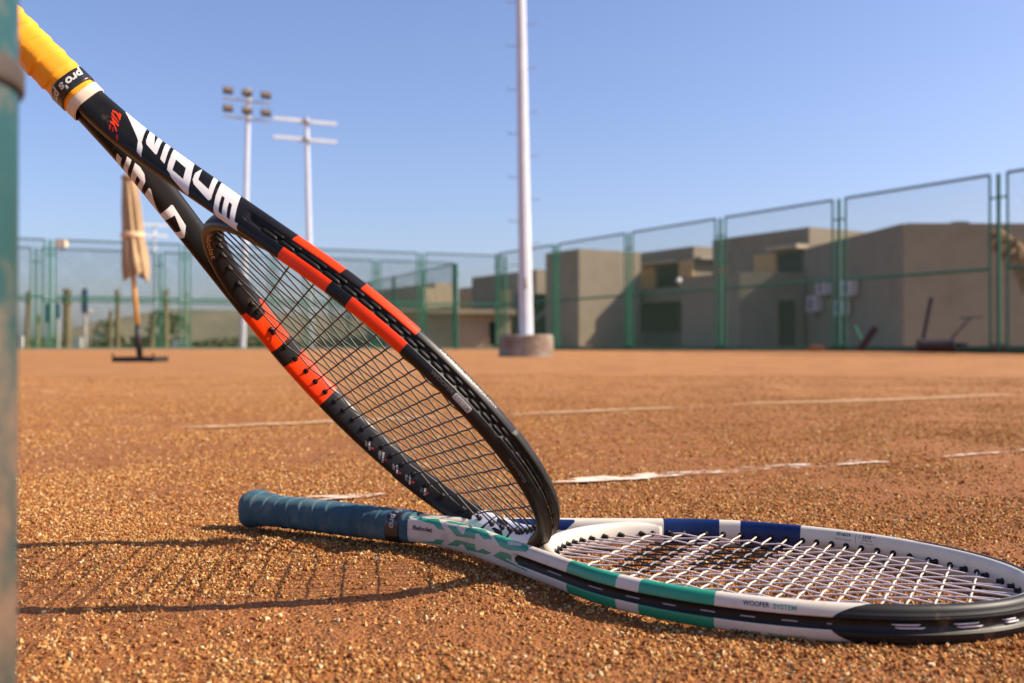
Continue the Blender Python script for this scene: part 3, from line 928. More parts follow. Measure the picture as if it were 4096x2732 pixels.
rad = np.concatenate([np.linspace(0.02, 0.42, 10)[:-1], 0.42 * 1.0095 ** np.arange(0, 250), 0.42 * 1.0095 ** 249 * 1.05 ** np.arange(1, 112)])
fan = np.radians(np.linspace(90 - 36, 90 + 36, 330))
rest = np.radians(np.linspace(90 + 36, 360 + 90 - 36, 62)[1:-1])
ang = np.concatenate([fan, rest])
A, Rr = np.meshgrid(ang, rad)
GX, GY = Rr * np.cos(A), Rr * np.sin(A)
GZ = ground_h(GX, GY)
na = len(ang)
verts = np.stack([GX.ravel(), GY.ravel(), GZ.ravel()], 1)
i, j = np.meshgrid(np.arange(len(rad) - 1), np.arange(na), indexing='ij')
f = np.stack([i * na + j, (i + 1) * na + j, (i + 1) * na + (j + 1) % na, i * na + (j + 1) % na], -1).reshape(-1, 4)
def clay_material():
    m = bpy.data.materials.new('red_clay')
    m.use_nodes = True
    nt = m.node_tree; N = nt.nodes; Lk = nt.links
    b = N['Principled BSDF']
    b.inputs['Roughness'].default_value = 0.9
    b.inputs['Specular IOR Level'].default_value = 0.2
    tc = N.new('ShaderNodeTexCoord')
    def noise(scale, detail=4, rough=0.6):
        n = N.new('ShaderNodeTexNoise'); n.inputs['Scale'].default_value = scale; n.inputs['Detail'].default_value = detail; n.inputs['Roughness'].default_value = rough
        Lk.new(tc.outputs['Object'], n.inputs['Vector']); return n
    def ramp(src, stops):
        r = N.new('ShaderNodeValToRGB')
        r.color_ramp.elements[0].position = stops[0][0]; r.color_ramp.elements[0].color = (*stops[0][1], 1)
        r.color_ramp.elements[1].position = stops[-1][0]; r.color_ramp.elements[1].color = (*stops[-1][1], 1)
        for p, c in stops[1:-1]:
            e = r.color_ramp.elements.new(p); e.color = (*c, 1)
        Lk.new(src, r.inputs['Fac']); return r
    base = ramp(noise(3.0, 6).outputs['Fac'], [(0.3, (0.33, 0.150, 0.055)), (0.55, (0.39, 0.184, 0.068)), (0.75, (0.44, 0.214, 0.082))])
    vor = N.new('ShaderNodeTexVoronoi'); vor.inputs['Scale'].default_value = 330
    Lk.new(tc.outputs['Object'], vor.inputs['Vector'])
    grain = ramp(vor.outputs['Color'], [(0.1, (0.50, 0.50, 0.50)), (0.6, (0.95, 0.92, 0.88)), (0.95, (1.5, 1.5, 1.4))])
    mul = N.new('ShaderNodeMix'); mul.data_type = 'RGBA'; mul.blend_type = 'MULTIPLY'; mul.inputs['Factor'].default_value = 0.8
    Lk.new(base.outputs['Color'], mul.inputs['A']); Lk.new(grain.outputs['Color'], mul.inputs['B'])
    patch = ramp(noise(1.7, 7, 0.72).outputs['Fac'], [(0.36, (0.80, 0.76, 0.72)), (0.50, (1.0, 1.0, 1.0)), (0.66, (1.12, 1.16, 1.2))])
    mul2 = N.new('ShaderNodeMix'); mul2.data_type = 'RGBA'; mul2.blend_type = 'MULTIPLY'; mul2.inputs['Factor'].default_value = 1.0
    Lk.new(mul.outputs['Result'], mul2.inputs['A']); Lk.new(patch.outputs['Color'], mul2.inputs['B'])
    # the packed clay under the loose grit is redder; away from the grit the sheet stands for both
    ln = N.new('ShaderNodeVectorMath'); ln.operation = 'LENGTH'; Lk.new(tc.outputs['Object'], ln.inputs[0])
    mr = N.new('ShaderNodeMapRange'); mr.inputs['From Min'].default_value = 1.1; mr.inputs['From Max'].default_value = 4.5
    Lk.new(ln.outputs['Value'], mr.inputs['Value'])
    packed = ramp(noise(60, 5).outputs['Fac'], [(0.3, (0.20, 0.074, 0.024)), (0.55, (0.27, 0.104, 0.033)), (0.75, (0.33, 0.138, 0.046))])
    mix = N.new('ShaderNodeMix'); mix.data_type = 'RGBA'
    Lk.new(mr.outputs['Result'], mix.inputs['Factor']); Lk.new(packed.outputs['Color'], mix.inputs['A']); Lk.new(mul2.outputs['Result'], mix.inputs['B'])
    Lk.new(mix.outputs['Result'], b.inputs['Base Color'])
    bp = N.new('ShaderNodeBump'); bp.inputs['Strength'].default_value = 0.9; bp.inputs['Distance'].default_value = 0.002
    v2 = N.new('ShaderNodeTexVoronoi'); v2.inputs['Scale'].default_value = 330; v2.inputs['Randomness'].default_value = 1.0
    Lk.new(tc.outputs['Object'], v2.inputs['Vector'])
    inv = N.new('ShaderNodeMath'); inv.operation = 'SUBTRACT'; inv.inputs[0].default_value = 1.0
    Lk.new(v2.outputs['Distance'], inv.inputs[1]); Lk.new(inv.outputs[0], bp.inputs['Height'])
    bp2 = N.new('ShaderNodeBump'); bp2.inputs['Strength'].default_value = 0.5; bp2.inputs['Distance'].default_value = 0.02
    Lk.new(noise(40, 6, 0.7).outputs['Fac'], bp2.inputs['Height']); Lk.new(bp.outputs['Normal'], bp2.inputs['Normal'])
    Lk.new(bp2.outputs['Normal'], b.inputs['Normal'])
    return m
m_clay = clay_material()
ground = link_mesh('clay_court', verts, f, m_clay, None, True)
tag(ground, kind='structure', label='orange clay tennis court of fine grit')

# court lines, worn away in places
def line_material(lo=0.47, c0=(0.72, 0.64, 0.56), c1=(0.58, 0.42, 0.30)):
    m = mat('worn_white_line', c0, 0.8, c1, 90)
    nt = m.node_tree; N = nt.nodes; Lk = nt.links
    out = [n for n in N if n.type == 'OUTPUT_MATERIAL'][0]; b = N['Principled BSDF']
    tc = N.new('ShaderNodeTexCoord')
    acc = None
    for sc_, w_ in ((2.2, 0.55), (26, 0.45)):
        n = N.new('ShaderNodeTexNoise'); n.inputs['Scale'].default_value = sc_; n.inputs['Detail'].default_value = 6; n.inputs['Roughness'].default_value = 0.7
        Lk.new(tc.outputs['Object'], n.inputs['Vector'])
        k = N.new('ShaderNodeMath'); k.operation = 'MULTIPLY'; k.inputs[1].default_value = w_; Lk.new(n.outputs['Fac'], k.inputs[0])
        if acc is None: acc = k
        else:
            s_ = N.new('ShaderNodeMath'); s_.operation = 'ADD'; Lk.new(acc.outputs[0], s_.inputs[0]); Lk.new(k.outputs[0], s_.inputs[1]); acc = s_
    mr = N.new('ShaderNodeMapRange'); mr.inputs['From Min'].default_value = lo; mr.inputs['From Max'].default_value = lo + 0.06
    Lk.new(acc.outputs[0], mr.inputs['Value'])
    tr = N.new('ShaderNodeBsdfTransparent'); mx = N.new('ShaderNodeMixShader')
    Lk.new(mr.outputs['Result'], mx.inputs['Fac']); Lk.new(tr.outputs[0], mx.inputs[1]); Lk.new(b.outputs[0], mx.inputs[2]); Lk.new(mx.outputs[0], out.inputs['Surface'])
    return m
m_lines = [line_material(0.48), line_material(0.43, (0.55, 0.37, 0.21), (0.46, 0.26, 0.12)), line_material(0.48, (0.58, 0.40, 0.24), (0.48, 0.27, 0.12))]
LINE_RUNS = [((0.072, 1.304), 25.6, 0), ((0.118, 2.68), 30.5, 1), ((0.105, 7.1), 33.0, 2)]
# along, width, sideways shift of what is left of each line
LINE_LEFT = [[(-0.40, -0.24, 0.030, 0.0), (-0.03, 0.43, 0.042, 0.0), (0.38, 0.58, 0.015, -0.012), (0.46, 0.54, 0.008, 0.018), (0.68, 0.98, 0.011, 0.006)],
             [(-1.0, 4.4, 0.055, 0.0)], [(-2.0, 5.0, 0.07, 0.0)]]
for (x0, y0), dg, k in LINE_RUNS:
    d = np.array([math.cos(math.radians(dg)), math.sin(math.radians(dg))]); n_ = np.array([-d[1], d[0]])
    vs = []; fs = []
    for l0, l1, wd, sh in LINE_LEFT[k]:
        ts = np.arange(l0, l1, 0.012)
        n0 = len(vs)
        for t in ts:
            e = min(1.0, (t - l0) / 0.06, (l1 - t) / 0.06) ** 0.7 if l1 - t > 0 else 0
            for q in (-1, -0.5, 0, 0.5, 1):
                p = np.array([x0, y0]) + d * t + n_ * (sh + wd / 2 * q * e + 0.006 * float(fbm(np.array(t * 9.0), np.array(k * 5.0 + q), 5)))
                vs.append((p[0], p[1], float(ground_h(np.array(p[0]), np.array(p[1]))) + 0.0035))
        fs += [(n0 + a * 5 + c, n0 + a * 5 + c + 1, n0 + a * 5 + c + 6, n0 + a * 5 + c + 5) for a in range(len(ts) - 1) for c in range(4)]
    o = link_mesh('court_line', vs, fs, m_lines[k], None, True)
    tag(o, kind='structure', label=('nearest worn white court line', 'second worn white court line', 'faint white court line far across the court')[k])

# loose grit: stones of the clay, scattered thickly close to the camera
def grit():
    pts = []
    def ring(r0, r1, dens, smin, smax, amin=54, amax=126):
        n = int(0.5 * math.radians(amax - amin) * (r1 * r1 - r0 * r0) * dens)
        r = np.sqrt(rng.uniform(r0 * r0, r1 * r1, n)); a = np.radians(rng.uniform(amin, amax, n))
        x, y = r * np.cos(a), r * np.sin(a)
        patch_ = fbm(x * 9, y * 9, 77, 3) + 0.55 * fbm(x * 2.3, y * 2.3, 55, 2)
        keep = rng.random(n) < np.clip(0.62 + 2.3 * patch_, 0.10, 1.0)
        x, y = x[keep], y[keep]
        s = smin * (smax / smin) ** (rng.random(len(x)) ** 1.7)
        pts.append(np.stack([x, y, s], 1))
    ring(0.40, 0.75, 300000, 0.0006, 0.0019)
    ring(0.75, 1.10, 260000, 0.0006, 0.0019)
    ring(1.10, 1.60, 115000, 0.0008, 0.0021)
    ring(1.60, 2.40, 34000, 0.0011, 0.0026)
    ring(2.40, 3.60, 14000, 0.0013, 0.0028)
    ring(3.60, 6.50, 3600, 0.0016, 0.0034)
    for lo_, hi_ in ((20, 54), (126, 168)):              # thinner towards both sides of the view
        ring(0.35, 1.3, 45000, 0.0008, 0.0021, lo_, hi_)
        ring(1.3, 3.6, 5000, 0.0013, 0.0028, lo_, hi_)
    ring(0.42, 1.6, 170, 0.0022, 0.0036)
    p = np.vstack(pts)
    # lines are swept: fewer stones on them
    keep = np.ones(len(p), bool)
    for (x0, y0), dg, k in LINE_RUNS[:2]:
        d = np.array([math.cos(math.radians(dg)), math.sin(math.radians(dg))])
        al = (p[:, 0] - x0) * d[0] + (p[:, 1] - y0) * d[1]
        off = (p[:, 0] - x0) * -d[1] + (p[:, 1] - y0) * d[0]
        for l0, l1, wd, sh in LINE_LEFT[k]:
            keep &= ~((np.abs(off - sh) < wd * 0.55) & (al > l0) & (al < l1) & (rng.random(len(p)) < 0.85))
    p = p[keep]
    z = ground_h(p[:, 0], p[:, 1]) + p[:, 2] * rng.uniform(-0.15, 0.45, len(p))
    me = bpy.data.meshes.new('clay_grit')
    me.vertices.add(len(p))
    me.vertices.foreach_set('co', np.stack([p[:, 0], p[:, 1], z], 1).astype(np.float32).ravel())
    at = me.attributes.new('size', 'FLOAT', 'POINT'); at.data.foreach_set('value', p[:, 2].astype(np.float32))
    at = me.attributes.new('turn', 'FLOAT_VECTOR', 'POINT'); at.data.foreach_set('vector', rng.uniform(0, 6.283, (len(p), 3)).astype(np.float32).ravel())
    at = me.attributes.new('kind_of_stone', 'INT', 'POINT'); at.data.foreach_set('value', rng.integers(0, 4, len(p)).astype(np.int32))
    m = bpy.data.materials.new('grit_stone'); m.use_nodes = True
    nt = m.node_tree; N = nt.nodes; b = N['Principled BSDF']; b.inputs['Roughness'].default_value = 1.0; b.inputs['Specular IOR Level'].default_value = 0.08
    oi = N.new('ShaderNodeObjectInfo'); r = N.new('ShaderNodeValToRGB'); r.color_ramp.interpolation = 'LINEAR'
    stops = [(0.0, (0.17, 0.054, 0.019)), (0.28, (0.28, 0.108, 0.035)), (0.54, (0.38, 0.178, 0.057)), (0.80, (0.46, 0.255, 0.090)), (0.94, (0.53, 0.345, 0.150)), (1.0, (0.62, 0.48, 0.29))]
    r.color_ramp.elements[0].position = 0; r.color_ramp.elements[0].color = (*stops[0][1], 1); r.color_ramp.elements[1].position = 1; r.color_ramp.elements[1].color = (*stops[-1][1], 1)
    for p_, c in stops[1:-1]:
        e = r.color_ramp.elements.new(p_); e.color = (*c, 1)
    nt.links.new(oi.outputs['Random'], r.inputs['Fac']); nt.links.new(r.outputs['Color'], b.inputs['Base Color'])
    o = link_data('clay_grit', me)
    ng = bpy.data.node_groups.new('scatter_grit', 'GeometryNodeTree')
    ng.interface.new_socket('Geometry', in_out='INPUT', socket_type='NodeSocketGeometry')
    ng.interface.new_socket('Geometry', in_out='OUTPUT', socket_type='NodeSocketGeometry')
    N = ng.nodes; Lk = ng.links
    gi, go = N.new('NodeGroupInput'), N.new('NodeGroupOutput')
    join = N.new('GeometryNodeJoinGeometry')
    for k in range(4):
        ico = N.new('GeometryNodeMeshIcoSphere'); ico.inputs['Radius'].default_value = 1.0; ico.inputs['Subdivisions'].default_value = 1
        sp = N.new('GeometryNodeSetPosition')
        rv = N.new('FunctionNodeRandomValue'); rv.data_type = 'FLOAT_VECTOR'
        rv.inputs['Min'].default_value = (-0.34, -0.34, -0.34); rv.inputs['Max'].default_value = (0.34, 0.34, 0.34)
        rv.inputs['Seed'].default_value = 11 + 7 * k
        tr = N.new('GeometryNodeTransform'); tr.inputs['Scale'].default_value = ((1.15, 0.95, 0.7), (1.3, 0.8, 0.75), (1.0, 1.0, 0.8), (1.2, 1.0, 0.55))[k]
        sm = N.new('GeometryNodeSetMaterial'); sm.inputs['Material'].default_value = m
        ti = N.new('GeometryNodeGeometryToInstance')
        Lk.new(ico.outputs['Mesh'], sp.inputs['Geometry']); Lk.new(rv.outputs['Value'], sp.inputs['Offset'])
        Lk.new(sp.outputs['Geometry'], tr.inputs['Geometry']); Lk.new(tr.outputs['Geometry'], sm.inputs['Geometry'])
        Lk.new(sm.outputs['Geometry'], ti.inputs['Geometry']); Lk.new(ti.outputs[0], join.inputs[0])
    iop = N.new('GeometryNodeInstanceOnPoints'); iop.inputs['Pick Instance'].default_value = True
    def attr(nm, tp):
        a = N.new('GeometryNodeInputNamedAttribute'); a.data_type = tp; a.inputs['Name'].default_value = nm; return a.outputs['Attribute']
    e2r = N.new('FunctionNodeEulerToRotation')
    Lk.new(attr('turn', 'FLOAT_VECTOR'), e2r.inputs[0]); Lk.new(e2r.outputs[0], iop.inputs['Rotation'])
    Lk.new(attr('size', 'FLOAT'), iop.inputs['Scale']); Lk.new(attr('kind_of_stone', 'INT'), iop.inputs['Instance Index'])
    Lk.new(gi.outputs[0], iop.inputs['Points']); Lk.new(join.outputs[0], iop.inputs['Instance']); Lk.new(iop.outputs[0], go.inputs[0])
    md = o.modifiers.new('scatter', 'NODES'); md.node_group = ng
    me.materials.append(m)
    tag(o, kind='stuff', label='loose orange and tan grit of the clay')
    return o, len(p)
grit_o, n_grit = grit()
print('grit', n_grit)

# ------------------------------------------------------------------ green post close to the camera, on the left
def rusty_green(name, green, rust, lo, hi, scale):
    m = mat(name, green, 0.45, tuple(c * 1.25 for c in green), 12, dirt=rust, dscale=scale, damount=(lo, hi), bump=0.2, bscale=300, bdist=0.0006)
    return m
m_post = rusty_green('peeling_green_paint', (0.011, 0.060, 0.063), (0.20, 0.13, 0.085), 0.47, 0.59, 7)
m_rust = mat('rusty_iron', (0.034, 0.026, 0.021), 0.75, (0.065, 0.045, 0.033), 40, bump=0.3, bscale=300, bdist=0.001)
post = empty('green_post', (-0.198, 0.312, 0))
tag(post, 'blurred green post with peeling paint and a rusty ring at the left edge', 'post')
mb = MB(); mb.lathe([(0.0385, -0.05), (0.0385, 0.30), (0.0385, 0.9), (0.0385, 1.35)], n=48); mb.build('pole', m_post, post, True)
mb = MB(); mb.lathe([(0.0380, 0.2595), (0.0398, 0.2598), (0.0404, 0.2610), (0.0404, 0.2675), (0.0398, 0.2687), (0.0380, 0.2690)], n=48); mb.build('ring_clamp', m_rust, post, True)
# a rail runs back from the post; the butt of the black racket rests on it, left of the picture
mb = MB(); mb.tube([(0, 0.0, 0.434), (-0.13, 0.215, 0.434), (-0.40, 0.66, 0.434)], 0.014, 16); mb.build('rail', m_post, post, True)

# ------------------------------------------------------------------ floodlight towers
m_steel = mat('galvanised_white_steel', (0.58, 0.62, 0.70), 0.45, (0.52, 0.56, 0.63), 3, dirt=(0.38, 0.32, 0.28), dscale=2.2, damount=(0.64, 0.82))
m_conc = mat('stained_concrete', (0.30, 0.265, 0.21), 0.9, (0.21, 0.175, 0.135), 3.5, dirt=(0.15, 0.09, 0.065), dscale=2.5, damount=(0.45, 0.65), bump=0.4, bscale=40, bdist=0.01)
m_lamp = mat('brown_lamp_housing', (0.085, 0.052, 0.032), 0.6, (0.06, 0.038, 0.026), 6)
m_lampglass = mat('lamp_glass', (0.16, 0.12, 0.09), 0.25)
m_bar = mat('dull_grey_bar', (0.30, 0.27, 0.24), 0.6)
def lamp_pole(name, label, x, y, top, r0, r1, lean, base=None, sides=8, group='floodlight towers'):
    t = empty(name, (x, y, 0)); tag(t, label, 'light tower', group)
    z0 = base[1] if base else 0.0
    mb = MB(); mb.tube([(0, 0, z0 - 0.05), (lean[0] * 0.3, lean[1] * 0.3, top * 0.3), (lean[0], lean[1], top)], [r0, r0 * 0.7 + r1 * 0.3, r1], sides)
    mb.build('pole', m_steel, t)
    if base:
        mb = MB(); mb.lathe([(base[0] * 0.5 + 0.03, -0.1), (base[0] * 0.5 + 0.02, 0.02), (base[0] * 0.5, base[1] - 0.03), (base[0] * 0.5 - 0.03, base[1])], n=40)
        mb.build('concrete_base', m_conc, t)
    return t
cx, cy, _ = P(2105, 1400, 19.0)
tower = lamp_pole('light_tower', 'tall tapering white pole with climbing rungs on a round concrete base', cx, cy, 12.5, 0.135, 0.055, (-0.10 - 0.09, 0), (1.02, 0.42))
for k in range(26):
    z = 1.75 + k * 0.42
    side = 1 if k % 2 else -1
    r = 0.135 - 0.08 * z / 12.5
    lx = -0.19 * z / 12.5
    mb = MB(); mb.tube([(lx + side * r * 0.8, 0, z), (lx + side * (r + 0.17), 0, z), (lx + side * (r + 0.17), 0, z + 0.05)], 0.008, 6)
    mb.build('rung', m_bar, tower)
mb = MB(); mb.tube([(-0.01, -0.13, 1.3), (-0.01, -0.16, 1.38), (-0.01, -0.13, 1.5)], 0.03, 8); mb.build('inspection_hatch', m_bar, tower)

def floodlight(root, loc, face, size=0.55):
    h = MB(); h.box((0, 0, 0), (size, size * 0.45, size * 0.62)); h.box((0, size * 0.3, 0.02), (size * 0.7, size * 0.2, size * 0.4))
    o = h.build('lamp_head', m_lamp, root); o.location = loc; o.rotation_euler = (math.radians(-28), 0, face)
    g = MB(); g.box((0, -size * 0.24, 0), (size * 0.86, 0.02, size * 0.48)); g.build('lens', m_lampglass, o)
    return o
d6 = 46.0
bx, by, _ = P(970, 1404, d6); tx, _, tz = P(993, 352, d6)
t6 = lamp_pole('light_tower', 'white light tower with two rows of three brown floodlights', bx, by, tz, 0.15, 0.10, (tx - bx, 0))
zr = [P(993, 405, d6)[2], P(993, 476, d6)[2]]
for z in zr:
    mb = MB(); mb.tube([(tx - bx - 0.98, -0.14 - 0.46, z + 0.02), (tx - bx + 0.95, -0.14 + 0.44, z - 0.02)], 0.045, 8); mb.build('crossbar', m_bar, t6)
    for k in (-1, 0, 1):
        floodlight(t6, (tx - bx + 0.78 * k - 0.02, -0.2 + 0.36 * k, z + 0.36 - 0.02 * k), 0.44, 0.44)
d2 = 52.0
bx, by, _ = P(1246, 1397, d2); tx, _, tz = P(1225, 470, d2)
t2 = lamp_pole('light_tower', 'white pole with two bare white crossbars and no lamps', bx, by, tz, 0.17, 0.11, (tx - bx, 0))
for py in (487, 560):
    z = P(0, py, d2)[2]
    for sx in (-1, 1):
        mb = MB(); mb.box((tx - bx + sx * 0.84 - 0.02, -0.2 + 0.40 * sx, z), (1.44, 0.14, 0.17), 0.40); o = mb.build('crossbar', m_steel, t2)
    mb = MB(); mb.box((tx - bx - 0.15, -0.14, z), (0.42, 0.2, 0.2)); mb.build('bracket', m_bar, t2)
d3 = 95.0
bx, by, _ = P(617, 1400, d3); tx, _, tz = P(617, 895, d3)
t3 = lamp_pole('light_tower', 'faint distant light pole with twin crossbars right of the parasol', bx, by, tz, 0.2, 0.13, (0, 0))
for py in (901, 943):
    mb = MB(); mb.box((0, -0.2, P(0, py, d3)[2]), (2.6, 0.16, 0.26), 0.44); mb.build('crossbar', m_steel, t3)

# ------------------------------------------------------------------ fences: framed panels of green wire mesh between posts
m_fence = mat('green_fence_paint', (0.008, 0.115, 0.062), 0.45, (0.012, 0.14, 0.075), 6)
m_fence_rail = mat('weathered_green_rail', (0.07, 0.15, 0.15), 0.45, (0.09, 0.17, 0.17), 4)
m_wire = mat('green_wire', (0.010, 0.075, 0.044), 0.5)
def wire_mesh(p, ex, w, z0, z1, cell=0.085, r=0.0046):
    """diamond wire netting as thin crossed rods in the panel"""
    mb = MB()
    n_ = np.array([-ex[1], ex[0], 0.0])
    h = z1 - z0
    for sg in (1, -1):
        k = -int(h / cell) - 1
        while k * cell < w + h:
            a0 = k * cell
            # line u = a0 + t (sg 1) or u = w - a0 - t (sg -1), z = z0 + t
            t0, t1 = max(0.0, -a0), min(h, w - a0)
            if t1 - t0 > 0.02:
                u0, u1 = (a0 + t0, a0 + t1) if sg > 0 else (w - a0 - t0, w - a0 - t1)
                q0 = np.array([p[0] + ex[0] * u0, p[1] + ex[1] * u0, z0 + t0]) + n_ * 0.003 * sg
                q1 = np.array([p[0] + ex[0] * u1, p[1] + ex[1] * u1, z0 + t1]) + n_ * 0.003 * sg
                d = (q1 - q0) / np.linalg.norm(q1 - q0); a = np.cross(d, n_)
                v = []
                for q in (q0, q1):
                    for c, s_ in ((1, 0), (-0.5, 0.87), (-0.5, -0.87)): v.append(q + r * (c * a + s_ * n_))
                mb.add(v, [(0, 1, 4, 3), (1, 2, 5, 4), (2, 0, 3, 5)])
            k += 1
    return mb
def fence(name, label, p0, ex, spacing, n, h=3.8, mid=1.88, skip_first_post=False, last=None, lean=0.0, cell=0.085, r=0.0046, gap=0.16, rail=None):
    f = empty(name, (0, 0, 0)); tag(f, label, 'fence', 'green mesh fences')
    ex = np.array([ex[0], ex[1], 0.0]); ex /= np.linalg.norm(ex); n_ = np.array([-ex[1], ex[0], 0])
    rail = rail or m_fence_rail
    pos = [i * spacing for i in range(n + 1)]
    if last: pos[-1] = pos[-2] + last
    for i, s_ in enumerate(pos):
        b = np.array([p0[0], p0[1], 0]) + ex * s_
        mb = MB(); mb.tube([b + [0, 0, -0.05], b + [0, 0, 2.9], b + [0, 0, h] + n_ * lean], 0.048, 8); mb.build('post', m_fence, f)
        for z in (0.25, h * 0.87):
            mb = MB(); mb.tube([b + [0, 0, z] - ex * gap, b + [0, 0, z] + ex * gap], 0.022, 6); mb.build('clip', m_fence, f)
    for i in range(n):
        a = np.array([p0[0], p0[1], 0]) + ex * (pos[i] + gap); w = pos[i + 1] - pos[i] - 2 * gap
        b = a + ex * w
        for q in (a, b):
            mb = MB(); mb.tube([q + [0, 0, 0.12], q + [0, 0, 2.9], q + [0, 0, h]], 0.03, 6); mb.build('panel_upright', m_fence, f)
        for z, m_ in ((0.14, m_fence), (mid, m_fence), (h, rail)):
            mb = MB(); mb.tube([a + [0, 0, z], b + [0, 0, z]], 0.035, 6); mb.build('rail', m_, f)
        o = wire_mesh(a, ex, w, 0.14, h, cell, r).build('wire_mesh', m_wire, f)
        tag(o, kind='stuff')
    return f
eR = np.array([8.75, -14.5]); eR /= np.linalg.norm(eR)
fence('mesh_fence', 'long green mesh fence receding along the right side of the court', (-0.63, 39.78), eR, 4.30, 6, h=3.92, r=0.0030, gap=0.20)
eA = np.array([15.8, 6.2]); eA /= np.linalg.norm(eA)
pA = np.array([-15.51, 33.35]) - eA * 4.31 * 1
fence('mesh_fence', 'green mesh fence across the back of the court behind the parasol', pA, eA, 4.31, 5, last=3.45, cell=0.10, r=0.0042)
eB = np.array([14.9, 6.5]); eB /= np.linalg.norm(eB)
pB = np.array([-17.11, 35.70]) - eB * 4.2
fence('mesh_fence', 'second green mesh fence just beyond the back one', pB, eB, 4.2, 5, last=3.5, h=3.75, cell=0.10, r=0.0036)
eC = np.array([-5.5, 12.0])
fence('mesh_fence', 'side fence of the farther court running away to the left', (-2.4, 42.4), eC, 4.3, 5, h=3.75, cell=0.12, r=0.0036)
m_kerb = mat('dark_brick_kerb', (0.085, 0.05, 0.038), 0.85, (0.12, 0.07, 0.05), 5)
mb = MB()
a = np.array([-0.9, 40.3]); b = np.array([-0.45, 39.4]) + eR * 27
dv = b - a; L = np.linalg.norm(dv); mb.box(((a[0] + b[0]) / 2 + 0.12, (a[1] + b[1]) / 2 + 0.1, 0.12), (L, 0.22, 0.18), math.atan2(dv[1], dv[0]))
tag(mb.build('kerb', m_kerb), kind='structure', label='low dark kerb under the right hand fence')
mb = MB(); a = pA; b = pA + eA * 21; dv = b - a; mb.box(((a[0] + b[0]) / 2, (a[1] + b[1]) / 2, 0.10), (np.linalg.norm(dv), 0.2, 0.09), math.atan2(dv[1], dv[0]))
tag(mb.build('kerb', mat('pale_kerb', (0.30, 0.20, 0.14), 0.85)), kind='structure', label='low kerb under the back fence')
# lamp on top of the back fence
q = P(246, 974, 33.5)
fl = empty('fence_lamp', (q[0], q[1], q[2])); tag(fl, 'small cream lamp on top of the back fence at left', 'lamp')
m_creamlamp = mat('cream_lamp_case', (0.80, 0.66, 0.48), 0.5)
mb = MB(); mb.box((0, 0, 0), (0.34, 0.22, 0.22)); mb.build('case', m_creamlamp, fl)
mb = MB(); mb.tube([(0, 0, -0.10), (0, 0, -0.16), (0.0, 0.05, -0.30)], 0.03, 8); mb.build('bracket', m_bar, fl)

# ------------------------------------------------------------------ closed parasol
m_canvas = mat('beige_canvas', (0.39, 0.27, 0.15), 0.85, (0.34, 0.23, 0.125), 6, bump=0.3, bscale=60, bdist=0.004)
m_wood = mat('varnished_pole_wood', (0.62, 0.33, 0.085), 0.4, (0.55, 0.28, 0.065), 8)
m_iron = mat('black_iron', (0.012, 0.011, 0.010), 0.5)
dU = 12.3
ux, uy, _ = P(560, 1430, dU)
par = empty('parasol', (ux, uy, 0)); tag(par, 'closed beige parasol on a wooden pole standing on the clay', 'parasol')
mb = MB(); mb.box((0.01, 0, 0.032), (0.51, 0.51, 0.064)); mb.build('base_plate', m_iron, par)
mb = MB()
for sx in (-0.24, 0.25):
    mb.tube([(sx, -0.24, 0.03), (sx, -0.24, 0.11)], 0.012, 6); 
mb.build('base_handles', m_iron, par)
mb = MB(); mb.tube([(0.0, 0, 0.05), (-0.02, 0, 0.30), (-0.03, 0, 0.46)], [0.036, 0.04, 0.033], 12); mb.build('stand_tube', m_iron, par, True)
mb = MB(); mb.tube([(-0.028, 0, 0.42), (-0.09, 0, 1.1), (-0.125, 0, 2.2)], 0.029, 14); mb.build('pole', m_wood, par, True)
vs = []; fs = []
n = 72
zs = np.concatenate([np.linspace(1.05, 1.36, 12), np.linspace(1.40, 2.24, 26)[1:], [2.27, 2.31, 2.34]])
for i, z in enumerate(zs):
    t = (z - 1.05) / (2.34 - 1.05)
    if z < 1.22: r = 0.130 + 0.018 * math.sin((z - 1.05) / 0.17 * math.pi * 0.5)
    elif z < 1.56: r = 0.148 - (z - 1.22) / 0.34 * 0.034
    else: r = 0.114 - (z - 1.56) / 0.70 * 0.028
    if z > 2.25: r = 0.090 - (z - 2.25) / 0.09 * 0.070
    if 1.52 < z < 1.60: r -= 0.010
    amp = 0.030 * min(1, max(0, (2.28 - z) / 0.4)) + 0.006
    for k in range(n):
        a = 2 * math.pi * k / n
        fold = abs(math.sin(4 * a + 1.9 * z + 0.4 + 0.5 * math.sin(a + 2))) ** 0.7
        fold2 = 0.35 * math.sin(11 * a - 2 * z)
        rr = r - amp + amp * 1.5 * fold + 0.008 * fold2 + 0.03 * math.cos(a) * max(0, 1.5 - z) + 0.02 * math.sin(3 * a + 9 * z) * max(0, 1.45 - z)
        drop = (0.05 * (fold - 0.5) + 0.045 * math.sin(2 * a + 0.6)) * max(0, (1.2 - z) / 0.15) if z < 1.2 else 0
        cxp = -0.055 - 0.062 * (z - 1.05)
        vs.append((cxp + rr * math.cos(a), rr * math.sin(a), z - drop))
for i in range(len(zs) - 1):
    for k in range(n):
        a, b = i * n + k, i * n + (k + 1) % n
        fs.append((a, b, b + n, a + n))
fs.append(tuple((len(zs) - 1) * n + k for k in range(n)))
can = link_mesh('canopy', vs, fs, m_canvas, par, True)
mb = MB(); mb.lathe([(0.135, 0), (0.142, 0.02), (0.140, 0.055), (0.133, 0.07)], (-0.094, 0, 1.53), 36); mb.build('strap', mat('pale_canvas_strap', (0.62, 0.42, 0.25), 0.85), can, True)
mb = MB(); mb.lathe([(0.108, 0), (0.112, 0.02), (0.09, 0.05), (0.03, 0.075)], (-0.125, 0, 2.26), 30); mb.build('cap', m_canvas, can, True)

